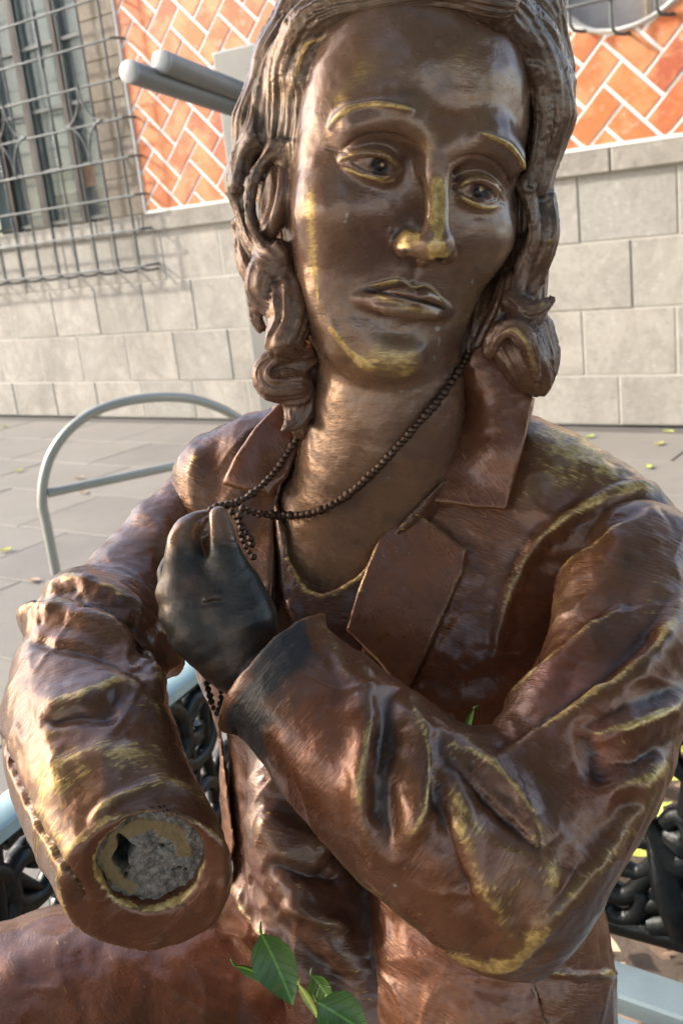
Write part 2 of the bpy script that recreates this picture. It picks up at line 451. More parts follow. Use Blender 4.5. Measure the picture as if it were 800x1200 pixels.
wbar(-4.42, 1.88, -4.42, 2.06, .16, -.33, .03, 'card', MS['tile'], win)
cm = MB()
for k in range(9):
    uu = -4.16 + k * .028; cm.tube([wp(uu + .01 * math.sin(z * 9 + k), z, -.29) for z in np.linspace(1.6, 2.35, 12)], .014, 6)
auto_smooth(cm.build('pale_reflection', MS['white'], win), 60)  # white strips put in for the pale part of the window's reflection
gl = NT('window_glass'); gl.set(base=(.75, .8, .78), rough=.04, trans=.92, spec=.8)
gl.b.inputs['IOR'].default_value = 1.2
wbar(-4.82, 1.6, -4.82, ZT, 1.84, -.262, .004, 'pane', gl.m, win)

# ---- wrought-iron grille standing off the wall
GO = .115
gr = empty('window_grille', wp(-4.6, 1.2, GO), 'grey wrought iron grille of crossed bars fixed over the left window', 'grille')
ua, _ = wuv(144, 187, GO); ub, _ = wuv(46, 187, GO); sp = (ua - ub) / 4
_, zb_ = wuv(166, 312, GO)
nb = 0
for k in range(-1, 11):
    u = ua - k * sp + 0.0
    if k == -1: continue
    m = MB(); tw = k in (3, 6, 9)
    pts = [wp(u, z, GO) for z in np.linspace(4.1, zb_ + .02, 30)] + [wp(u + .010, zb_ - .018, GO - .004), wp(u + .034, zb_ - .034, GO - .03), wp(u + .062, zb_ - .036, GO - .07), wp(u + .085, zb_ - .03, .0)]
    m.tube(pts, .0098, 8); auto_smooth(m.build('bar', MS['iron'], gr), 50)
    if tw:
        for (z0, z1) in ((2.75, 3.15), (2.02, 2.30)):
            tt = MB()
            for ph in (0, math.pi):
                tt.tube([wp(u + .010 * math.cos(z * 95 + ph), z, GO + .010 * math.sin(z * 95 + ph)) for z in np.linspace(z0, z1, 60)], .009, 6)
            auto_smooth(tt.build('twist', MS['iron'], gr), 60)
zrows = [wuv(x, y, GO)[1] for x, y in ((137, 43), (146, 90), (154, 136), (161, 182), (170, 227), (172, 268), (178, 311))]
u_end = ua + .13
for i, z in enumerate(zrows + [zrows[0] + .28, zrows[0] + .56]):
    m = MB(); ue = ua + (.075 if i else .075)
    m.tube([wp(-6.3, z, GO + .006), wp(ue - .02, z, GO + .006), wp(ue, z + .003, GO + .003), wp(ue + .012, z + .006, GO * .5), wp(ue + .012, z + .006, -.02)], .009, 8)
    auto_smooth(m.build('rail', MS['iron'], gr), 50)
# four-pointed ornaments of curved bars
for (px_, py_) in ((100, 145), (13, 165)):
    cu, cz = wuv(px_, py_, GO)
    for sx in (-1, 1):
        for sz in (-1, 1):
            m = MB()
            a_, b_ = (.20, .28)
            pts = []
            for t in np.linspace(0, 1, 14):
                th = t * math.pi / 2
                pts.append(wp(cu + sx * a_ * (1 - math.sin(th)), cz + sz * b_ * (1 - math.cos(th)), GO + .014))
            m.tube(pts, .0085, 7); auto_smooth(m.build('scroll', MS['iron'], gr), 60)
# ---- round window grille
rg = empty('round_window_grille', wp(OC[0], OC[1] - OR_, .06), 'iron bars with hooked ends over the round window at upper right', 'grille')
m = MB(); m.box(wp(OC[0], OC[1], -.30), (1.2, .02, 1.2), WX, WNRM, WZ); m.build('shutter', mat_simple('shutter_grey', (.34, .31, .29), .6, n=9, var=.5), bld)
m = MB(); m.box(wp(OC[0] + .06, OC[1], -.25), (.03, .03, 1.1), WX, WNRM, WZ); m.build('frame', MS['jamb'], bld)
for px_, py_ in ((667, 30), (716, 33), (768, 10)):
    u, z = wuv(px_, py_, .075); m = MB()
    m.tube([wp(u, OC[1] + .4, .075), wp(u, z + .03, .075), wp(u + .006, z, .08), wp(u + .022, z - .03, .07), wp(u + .05, z - .035, .03), wp(u + .065, z - .03, -.01)], .010, 8)
    auto_smooth(m.build('bar', MS['iron'], rg), 50)
for (pa, pb) in (((648, 13), (722, 1)),):
    (u0, z0), (u1, z1) = wuv(*pa, .085), wuv(*pb, .085); m = MB(); s_ = 1.0
    m.tube([wp(u0 - .012, z0 - .02, -.01), wp(u0 - .012, z0 - .02, .04), wp(u0, z0, .085), wp(u1, z0 + .0, .085), wp(OC[0] + .52, z0, .085)], .010, 8)
    auto_smooth(m.build('rail', MS['iron'], rg), 50)
    m = MB(); m.tube([wp(u0 + .02, z0 + .28, .085), wp(OC[0] + .5, z0 + .28, .085)], .010, 8); auto_smooth(m.build('rail', MS['iron'], rg), 50)

# ------------------------------------------------------------------ ground
m = MB(); m.add([(-60, -60, -.05), (60, -60, -.05), (60, 60, -.05), (-60, 60, -.05)], [(0, 1, 2, 3)])
tag(m.build('ground', MS['mortar'], origin=(0, 0, -.05), fix=False), kind='structure')
pav = empty('pavement', wp(0, 0, 2)); tag(pav, kind='structure')
JM = mat_simple('joint_sand', (.10, .09, .078), .95, n=30)
# soil bed edge: the bed lies to the right of the bench
BED_U = 1.02; BED_D = 2.15
m = MB(); m.box(wp(-4, -.036, 4.7), (24, 9.5, .04), WX, WNRM, WZ); tag(m.build('pavement_bed', JM), kind='structure')
RWS = .615; rows = [2.65 + RWS * k for k in range(-4, 8)]
slab_me = {}
for ri, d0 in enumerate(rows):
    L = .82; off = (0 if ri % 2 else .41) - 1.35
    d1 = d0 + RWS
    d0c = max(d0, .02)
    for k in range(-9, 6):
        u0 = off + k * L
        if u0 > 2.2 or u0 < -7.5: continue
        u1 = u0 + L
        if d0c >= BED_D - .1 and u0 >= BED_U - .05: continue
        if d0c >= BED_D - .1: u1 = min(u1, BED_U)
        key = (round(u1 - u0, 3), round(d1 - d0c, 3))
        c = wp((u0 + u1) / 2, -.016, (d0c + d1) / 2)
        if key not in slab_me:
            mm = MB(); mm.box((0, 0, 0), (key[0] - .007, key[1] - .007, .032), WX, WNRM, WZ, bev=.004)
            o = mm.build('slab', MS['slab'], origin=(0, 0, 0)); slab_me[key] = o.data; o.parent = pav
        else:
            o = bpy.data.objects.new('slab', slab_me[key]); COL.objects.link(o); o.parent = pav
        o.location = Vector(c - world_loc(pav)) + Vector((0, 0, random.uniform(-.0015, .0015)))
# ------------------------------------------------------------------ implicit modelling (camera axes, metres)
def smin(a, b, k):
    if k <= 0: return np.minimum(a, b)
    h = np.clip(0.5 + 0.5 * (b - a) / k, 0, 1)
    return b + (a - b) * h - k * h * (1 - h)
def smax(a, b, k): return -smin(-a, -b, k)
def sd_sphere(P, c, r):
    return np.sqrt((P[0] - c[0]) ** 2 + (P[1] - c[1]) ** 2 + (P[2] - c[2]) ** 2) - r
def sd_ell(P, c, r, B=None):
    x, y, z = P[0] - c[0], P[1] - c[1], P[2] - c[2]
    if B is not None:
        x, y, z = (x * B[0][0] + y * B[0][1] + z * B[0][2], x * B[1][0] + y * B[1][1] + z * B[1][2], x * B[2][0] + y * B[2][1] + z * B[2][2])
    k0 = np.sqrt((x / r[0]) ** 2 + (y / r[1]) ** 2 + (z / r[2]) ** 2)
    k1 = np.sqrt((x / r[0] ** 2) ** 2 + (y / r[1] ** 2) ** 2 + (z / r[2] ** 2) ** 2) + 1e-9
    return k0 * (k0 - 1) / k1
def catmull(pts, m):
    pts = np.asarray(pts, float)
    if len(pts) < 3 or m < 2: 
        return pts
    Q = np.vstack([2 * pts[0] - pts[1], pts, 2 * pts[-1] - pts[-2]])
    out = []
    for i in range(1, len(Q) - 2):
        p0, p1, p2, p3 = Q[i - 1], Q[i], Q[i + 1], Q[i + 2]
        for t in np.arange(m) / m:
            out.append(0.5 * (2 * p1 + (p2 - p0) * t + (2 * p0 - 5 * p1 + 4 * p2 - p3) * t * t + (3 * p1 - p0 - 3 * p2 + p3) * t ** 3))
    out.append(Q[-2]); return np.array(out)
def sd_chain(P, pts, sub=3, zs=1.0, want=False):
    """pts: rows x,y,z,r ; smooth tapered tube. zs squashes along depth"""
    Q = catmull(pts, sub)
    if len(P[0]) < 40000:
        rm = Q[:, 3].max() * max(1, zs); bnd = 0.0
        for i in range(3):
            lo_, hi_ = Q[:, i].min() - rm, Q[:, i].max() + rm; p0, p1 = P[i].min(), P[i].max()
            bnd = max(bnd, lo_ - p1, p0 - hi_)
        if bnd > .055: return np.full(P[0].shape, bnd)
    best = None
    for i in range(len(Q) - 1):
        a, b = Q[i], Q[i + 1]
        ax, ay, az = P[0] - a[0], P[1] - a[1], (P[2] - a[2]) / zs
        bx, by, bz = b[0] - a[0], b[1] - a[1], (b[2] - a[2]) / zs
        t = np.clip((ax * bx + ay * by + az * bz) / (bx * bx + by * by + bz * bz + 1e-12), 0, 1)
        d = np.sqrt((ax - t * bx) ** 2 + (ay - t * by) ** 2 + (az - t * bz) ** 2) - (a[3] + (b[3] - a[3]) * t)
        best = d if best is None else np.minimum(best, d)
    return best
def CH(*rows):
    """rows (px,py,z,r_px) -> camera-space chain with metric radii"""
    return np.array([[*U(p, q, z), r * z / F_PX] for p, q, z, r in rows])

def mesh_sdf(f, lo, hi, h, smooth=2):
    lo = np.asarray(lo, float); hi = np.asarray(hi, float); Bk = 6
    nb = np.ceil((hi - lo) / (h * Bk)).astype(int)
    n = nb * Bk
    bc = np.stack(np.meshgrid(*[lo[i] + (np.arange(nb[i]) + 0.5) * Bk * h - 0.5 * h for i in range(3)], indexing='ij'), -1).reshape(-1, 3)
    d = f([bc[:, 0], bc[:, 1], bc[:, 2]])
    act = np.abs(d) < Bk * h * 1.55
    vals = np.repeat(np.repeat(np.repeat(np.where(d < 0, -1., 1.).astype(np.float32).reshape(nb), Bk, 0), Bk, 1), Bk, 2)
    ai = np.argwhere(act.reshape(nb)) * Bk
    off = np.stack(np.meshgrid(*[np.arange(Bk)] * 3, indexing='ij'), -1).reshape(-1, 3)
    key = (ai // (Bk * 5)) @ np.array([1000000, 1000, 1]); ai = ai[np.argsort(key, kind='stable')]
    CHK = 120
    for s in range(0, len(ai), CHK):
        idx = (ai[s:s + CHK, None, :] + off[None]).reshape(-1, 3)
        X = lo + idx * h
        v = f([np.ascontiguousarray(X[:, 0]), np.ascontiguousarray(X[:, 1]), np.ascontiguousarray(X[:, 2])])
        vals[idx[:, 0], idx[:, 1], idx[:, 2]] = v
    S = vals < 0
    c = np.zeros(np.array(S.shape) - 1, dtype=np.int8)
    for a in (0, 1):
        for b in (0, 1):
            for g in (0, 1):
                c += S[a:S.shape[0] - 1 + a, b:S.shape[1] - 1 + b, g:S.shape[2] - 1 + g]
    cells = np.argwhere((c > 0) & (c < 8))
    idm = np.full(c.shape, -1, np.int32); idm[cells[:, 0], cells[:, 1], cells[:, 2]] = np.arange(len(cells))
    acc = np.zeros((len(cells), 3)); cnt = np.zeros(len(cells))
    cor = {}
    for a in (0, 1):
        for b in (0, 1):
            for g in (0, 1):
                cor[(a, b, g)] = vals[cells[:, 0] + a, cells[:, 1] + b, cells[:, 2] + g]
    for ax in range(3):
        for q in (0, 1):
            for r in (0, 1):
                k0 = [0, 0, 0]; o = [i for i in range(3) if i != ax]
                k0[o[0]] = q; k0[o[1]] = r; k1 = list(k0); k1[ax] = 1
                v0, v1 = cor[tuple(k0)], cor[tuple(k1)]
                m = (v0 < 0) != (v1 < 0)
                t = v0[m] / (v0[m] - v1[m])
                p = np.tile(np.array(k0, float), (m.sum(), 1)); p[:, ax] = t
                acc[m] += p; cnt[m] += 1
    V = lo + (cells + acc / cnt[:, None]) * h
    F = []
    for ax in range(3):
        o = [(ax + 1) % 3, (ax + 2) % 3]
        sl0 = [slice(1, -1)] * 3; sl0[ax] = slice(0, -1)
        sl1 = list(sl0); sl1[ax] = slice(1, None)
        A, B_ = S[tuple(sl0)], S[tuple(sl1)]
        e = np.argwhere(A != B_)
        if not len(e): continue
        fl = A[e[:, 0], e[:, 1], e[:, 2]]
        g = e.copy(); g[:, o[0]] += 1; g[:, o[1]] += 1
        def cell(d0, d1):
            q = g.copy(); q[:, o[0]] -= d0; q[:, o[1]] -= d1
            return idm[q[:, 0], q[:, 1], q[:, 2]]
        quad = np.stack([cell(1, 1), cell(0, 1), cell(0, 0), cell(1, 0)], 1)
        quad[~fl] = quad[~fl][:, ::-1]
        ok = (quad >= 0).all(1)
        F.append(quad[ok])
    F = np.concatenate(F)
    return Sculpt(V, F).relax(smooth)

def vnoise(P, seed=0):
    """cheap smooth value noise on (n,3) points"""
    i = np.floor(P).astype(np.int64); f = P - i; f = f * f * (3 - 2 * f)
    def hsh(a, b, c):
        n = (a * 374761393 + b * 668265263 + c * 2147483647 + seed * 974634777) & 0xffffffff
        n = ((n ^ (n >> 13)) * 1274126177) & 0xffffffff
        return ((n ^ (n >> 16)) & 0xffff) / 65535.0
    r = 0
    for a in (0, 1):
        for b in (0, 1):
            for c in (0, 1):
                w = (f[:, 0] if a else 1 - f[:, 0]) * (f[:, 1] if b else 1 - f[:, 1]) * (f[:, 2] if c else 1 - f[:, 2])
                r = r + w * hsh(i[:, 0] + a, i[:, 1] + b, i[:, 2] + c)
    return r * 2 - 1
def fbm(P, oct=3, seed=0):
    r = 0; a = 1.0
    for k in range(oct): r = r + a * vnoise(P * 2 ** k, seed + k * 17); a *= 0.5
    return r

class Sculpt:
    """dense mesh in camera axes that is then worked with brushes"""
    def __init__(s, V, F):
        s.V, s.F = V, F; s.n = len(V)
        E = np.concatenate([F[:, [0, 1]], F[:, [1, 2]], F[:, [2, 3]], F[:, [3, 0]]])
        s.E = E; s.deg = np.bincount(E.ravel(), minlength=s.n).astype(float)
        s.A = {}
        s.ndirty = True
    def lap(s, X):
        a, b = s.E[:, 0], s.E[:, 1]
        if X.ndim == 1:
            return (np.bincount(a, X[b], s.n) + np.bincount(b, X[a], s.n)) / s.deg
        return np.stack([s.lap(X[:, i]) for i in range(X.shape[1])], 1)
    def relax(s, it=1, lam=0.6):
        for _ in range(it):
            s.V = s.V + lam * (s.lap(s.V) - s.V)
            s.V = s.V - 0.5 * lam * (s.lap(s.V) - s.V)
        s.ndirty = True; return s
    def normals(s):
        if s.ndirty:
            V, F = s.V, s.F
            nf = np.cross(V[F[:, 2]] - V[F[:, 0]], V[F[:, 3]] - V[F[:, 1]])
            N = np.zeros_like(V)
            for k in range(4):
                for i in range(3): N[:, i] += np.bincount(F[:, k], nf[:, i], s.n)
            N /= np.linalg.norm(N, axis=1, keepdims=True) + 1e-12
            s.N = N; s.ndirty = False
        return s.N
    def px(s):
        return CX + F_PX * s.V[:, 0] / s.V[:, 2], CY + F_PX * s.V[:, 1] / s.V[:, 2]
    def attr(s, k):
        if k not in s.A: s.A[k] = np.zeros(s.n)
        return s.A[k]
    def brush(s, pts, w, amp=0.0, wb=None, prof='gauss', taper=0.15, face=0.0, attrs=None, zr=None, along='n', jit=0.0, jf=0.08, aw=None, sub=4):
        """work a stroke along the polyline pts [(px,py)...] as seen from the front.
        w / wb: widths (px) to the left / right of the stroke direction; amp in metres.
        prof gauss | step (raised on the left side, falling off over wb on the right) | flat"""
        wb = w if wb is None else wb
        Q = catmull(np.array(pts, float), sub); X, Y = s.px()
        R = max(w, wb) * 3.2
        sel = (X > Q[:, 0].min() - R) & (X < Q[:, 0].max() + R) & (Y > Q[:, 1].min() - R) & (Y < Q[:, 1].max() + R)
        N = s.normals()
        view = -(N * s.V).sum(1) / np.linalg.norm(s.V, axis=1)
        sel &= view > face - 0.15
        if zr: sel &= (s.V[:, 2] > zr[0]) & (s.V[:, 2] < zr[1])
        idx = np.nonzero(sel)[0]
        if not len(idx): return s
        x, y = X[idx], Y[idx]
        if jit:
            P3 = s.V[idx] * (1.0 / 0.0005) * jf
            x = x + jit * vnoise(P3, 3); y = y + jit * vnoise(P3, 11)
        bd = np.full(len(idx), 1e9); bt = np.zeros(len(idx)); bs = np.zeros(len(idx))
        L = np.concatenate([[0], np.cumsum(np.hypot(*(Q[1:] - Q[:-1])[:, :2].T))]); L /= L[-1]
        for i in range(len(Q) - 1):
            a, b = Q[i], Q[i + 1]; dx, dy = b[0] - a[0], b[1] - a[1]
            t = ((x - a[0]) * dx + (y - a[1]) * dy) / (dx * dx + dy * dy + 1e-9)
            tc = np.clip(t, 0, 1)
            ex, ey = x - a[0] - tc * dx, y - a[1] - tc * dy
            d = np.hypot(ex, ey); m = d < bd
            bd[m] = d[m]; bt[m] = (L[i] + tc * (L[i + 1] - L[i]))[m]
            bs[m] = (dx * ey - dy * ex)[m]
        side = bs < 0          # left of the direction of travel (y points down)
        ww = np.where(side, w, wb)
        if prof == 'gauss': g = np.exp(-(bd / ww) ** 2)
        elif prof == 'step':
            g = np.where(side, np.exp(-(bd / w) ** 2), np.exp(-(bd / wb) ** 2))
        elif prof == 'tent': g = np.clip(1 - bd / (1.6 * ww), 0, 1)
        if taper > 0: g = g * np.clip(np.minimum(bt, 1 - bt) / taper, 0, 1) ** 0.7 * 1.0
        fm = np.clip((view[idx] - face) / 0.2 + 0.75, 0, 1)
        g = g * fm
        if amp:
            D = N[idx] if along == 'n' else -s.V[idx] / np.linalg.norm(s.V[idx], axis=1, keepdims=True)
            s.V[idx] += D * (amp * g)[:, None]; s.ndirty = True
        if attrs:
            for k, a in attrs.items():
                A = s.attr(k); q = g if aw is None else np.exp(-(bd / aw) ** 2) * fm * (np.clip(np.minimum(bt, 1 - bt) / max(taper, 1e-3), 0, 1) if taper > 0 else 1)
                A[idx] = np.clip(A[idx] + a * q, -1, 1.5)
        return s
    def blob(s, px, py, rx, ry, ang=0, amp=0.0, attrs=None, p=2.0, face=-0.2, zr=None, along='n'):
        X, Y = s.px(); ca, sa = math.cos(math.radians(ang)), math.sin(math.radians(ang))
        u = ((X - px) * ca + (Y - py) * sa) / rx; v = (-(X - px) * sa + (Y - py) * ca) / ry
        r = np.sqrt(u * u + v * v); g = np.exp(-r ** p); g[r > 3] = 0
        N = s.normals(); view = -(N * s.V).sum(1) / np.linalg.norm(s.V, axis=1)
        g = g * (view > face)
        if zr: g = g * ((s.V[:, 2] > zr[0]) & (s.V[:, 2] < zr[1]))
        if amp:
            D = N if along == 'n' else -s.V / np.linalg.norm(s.V, axis=1, keepdims=True)
            s.V = s.V + D * (amp * g)[:, None]; s.ndirty = True
        if attrs:
            for k, a in attrs.items(): s.A[k] = np.clip(s.attr(k) + a * g, -1, 1.5)
        return s
    def curv(s, it=3):
        """mean-curvature-like value: + on ridges, - in hollows (metres)"""
        X = s.V
        for _ in range(it): X = 0.5 * X + 0.5 * s.lap(X)
        Y = X
        for _ in range(it * 2): Y = s.lap(Y)
        return ((X - Y) * s.normals()).sum(1)
    def displace(s, d):
        s.V = s.V + s.normals() * d[:, None]; s.ndirty = True; return s
    def merge(s, o):
        S2 = Sculpt(np.vstack([s.V, o.V]), np.vstack([s.F, o.F + s.n]))
        for k in set(s.A) | set(o.A): S2.A[k] = np.concatenate([s.attr(k), o.attr(k)])
        return S2
    def build(s, name, mat, parent, org=None):
        for k in ('wear', 'dark', 'red', 'pat', 'cav'): s.attr(k)
        c = s.curv(4); s.A['cav'] = np.clip(c / 0.0012, -1, 1)
        at = dict(s.A)
        if not hasattr(s, 'flow'): s.flow = s.V
        at['flow'] = s.flow
        return mesh_obj(name, to_world(s.V), s.F, mat, parent, True, org, at)
def flow_from(V, curve):
    """per-vertex coordinates (along the curve, across, depth) for strokes that follow a limb or a lock"""
    Q = catmull(np.asarray(curve)[:, :3], 4)
    L = np.concatenate([[0], np.cumsum(np.linalg.norm(Q[1:] - Q[:-1], axis=1))])
    bd = np.full(len(V), 1e9); al = np.zeros(len(V)); an = np.zeros((len(V), 3))
    for i in range(len(Q) - 1):
        a, b = Q[i], Q[i + 1]; e = b - a; l2 = e @ e + 1e-12
        t = (V - a) @ e / l2; tc = np.clip(t, 0, 1); r = V - a - tc[:, None] * e
        d = np.linalg.norm(r, axis=1); m = d < bd
        bd[m] = d[m]; al[m] = (L[i] + tc * np.sqrt(l2))[m]
        ez = e / np.sqrt(l2); u = np.cross(ez, [0, 0, 1.]); u /= np.linalg.norm(u) + 1e-9; w = np.cross(u, ez)
        an[m] = np.stack([np.arctan2(r @ u, -(r @ w)), d, d], 1)[m]
    return np.stack([al, an[:, 0] * np.maximum(bd, 0.01), bd], 1), bd
# ------------------------------------------------------------------ bronze
def bronze(name, base=(0.135, 0.054, 0.026), base2=(0.200, 0.080, 0.034), gold=(0.66, 0.43, 0.15), dark=(0.040, 0.033, 0.030),
           stroke=0.45, rough=0.31, strokescale=(110, 600, 110), metal=0.4, golda=1.0, pits=0.4, brka=1.0):
    m = NT(name)
    obj = m.coord('Object'); flow = m.attr('flow', 'Vector')
    wear, dk, red, cav = m.attr('wear'), m.attr('dark'), m.attr('red'), m.attr('cav')
    n1 = m.noise(obj, 14, 5, 0.6); n2 = m.noise(obj, 60, 4, 0.6); n3 = m.noise(obj, 320, 3, 0.6)
    st = m.noise(m.mapping(flow, strokescale), 1.0, 3, 0.55, 0.6)
    c = m.mix(m.mrange(n1, 0.35, 0.65), base, base2)
    c = m.mix(m.math('MULTIPLY', red, 0.8, True), c, (0.235, 0.066, 0.027))
    c = m.mix(m.mrange(n2, 0.52, 0.75, 0, 0.45), c, (0.045, 0.026, 0.022))
    # convex edges are rubbed down to yellow metal, broken up by the tool marks
    wv = m.mrange(m.noise(obj, 26, 3, .6), .38, .62, (.2 if brka > .9 else .8), 1.2)
    e = m.math('ADD', m.math('MULTIPLY', cav, 0.22 * golda), m.math('MULTIPLY', m.math('MULTIPLY', wear, wv), 1.3))
    brk = m.math('ADD', m.math('MULTIPLY', m.math('SUBTRACT', st, 0.5), 2.4), m.math('MULTIPLY', m.math('SUBTRACT', n2, 0.5), 1.1))
    brk = m.math('ADD', brk, m.math('MULTIPLY', m.math('SUBTRACT', n3, 0.5), 0.7))
    gf = m.mrange(m.math('ADD', e, m.math('MULTIPLY', brk, brka)), 0.52, 0.88)
    c = m.mix(m.mrange(e, 0.0, 0.8, 0, 0.65), c, (0.29, 0.165, 0.072))
    gcol = m.mix(m.mrange(n3, 0.4, 0.6), gold, (gold[0] * 0.66, gold[1] * 0.58, gold[2] * 0.5))
    c = m.mix(gf, c, gcol)
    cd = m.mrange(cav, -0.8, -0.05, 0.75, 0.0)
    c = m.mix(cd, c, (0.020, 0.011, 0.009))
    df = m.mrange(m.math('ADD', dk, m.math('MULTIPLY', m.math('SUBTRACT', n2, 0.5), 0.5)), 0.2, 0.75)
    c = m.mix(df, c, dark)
    # specks of dust in the pores
    sp = m.mrange(m.noise(obj, 900, 2, 0.5), 0.70, 0.78, 0, 0.35)
    c = m.mix(sp, c, (0.35, 0.30, 0.24))
    c = m.mix(m.mrange(m.math('ADD', m.attr('pat'), m.math('MULTIPLY', n3, .5)), .55, 1.1, 0, .8), c, (.42, .40, .36))
    r = m.math('ADD', m.mrange(n2, 0.3, 0.7, rough - 0.07, rough + 0.10), m.math('MULTIPLY', gf, 0.04))
    r = m.math('ADD', r, m.math('MULTIPLY', df, 0.18))
    stm = m.mrange(m.noise(obj, 17, 3, .6), .40, .60, .15, 1.25)
    h = m.math('ADD', m.math('MULTIPLY', m.math('MULTIPLY', st, stm), stroke), m.math('MULTIPLY', n3, 0.18))
    h = m.math('ADD', h, m.math('MULTIPLY', m.noise(obj, 45, 3, 0.5), 0.35))
    nb = m.bump(h, 0.0016, 0.9)
    pit = m.mrange(m.voro(obj, 150), 0.05, 0.12, 0, 1)
    pit = m.math('MAXIMUM', pit, m.mrange(m.noise(obj, 30, 2), 0.42, 0.6, 1, 0.2))
    nb = m.bump(pit, 0.0010, pits, nb)
    return m.set(base=c, rough=r, metal=metal, normal=nb, coat=m.mrange(df, 0, 1, .35, .05), coatr=0.16)
# ------------------------------------------------------------------ head (life size, turned and tilted)
def rotm(ax, deg):
    a = math.radians(deg); c, s = math.cos(a), math.sin(a)
    return np.array({'x': [[1, 0, 0], [0, c, -s], [0, s, c]], 'y': [[c, 0, s], [0, 1, 0], [-s, 0, c]], 'z': [[c, -s, 0], [s, c, 0], [0, 0, 1]]}[ax])
HB = rotm('z', 10.8) @ rotm('x', 17) @ rotm('y', -20) @ np.diag([1., -1., -1.])   # columns: right, up, forward
H0 = U(514, 206, 0.605)
def HL(a, b, c): return H0 + HB @ np.array([a, b, c], float)
def HC(*rows): return np.array([[*HL(r[0], r[1], r[2]), r[3]] for r in rows])
TB = np.array([-.20, -.156, -.136, -.128, -.117, -.103, -.080, -.056, -.030, 0.0, .020, .040, .065, .085, .105, .120, .132])
TW = np.array([.020, .0200, .0240, .0330, .0430, .0510, .0590, .0660, .0715, .074, .0745, .0745, .071, .065, .053, .036, .012])
TF = np.array([-.05, -.040, -.026, -.016, -.0085, -.0075, -.0120, -.011, -.011, -.012, -.004, -.003, -.007, -.015, -.031, -.050, -.08])
TK = np.array([-.06, -.065, -.075, -.090, -.100, -.120, -.150, -.170, -.18, -.185, -.188, -.19, -.188, -.182, -.165, -.145, -.11])
TC = np.array([-.05, -.050, -.048, -.046, -.044, -.045, -.048, -.052, -.055, -.058, -.060, -.065, -.070, -.075, -.085, -.090, -.095])
bb = np.linspace(-.2, .132, 300)
def smooth_tab(T):
    y = np.interp(bb, TB, T)
    k = np.exp(-np.linspace(-2, 2, 21) ** 2); k /= k.sum()
    return np.convolve(np.pad(y, 10, mode='edge'), k, 'valid')
SW, SF_, SK, SCn = map(smooth_tab, (TW, TF, TK, TC))
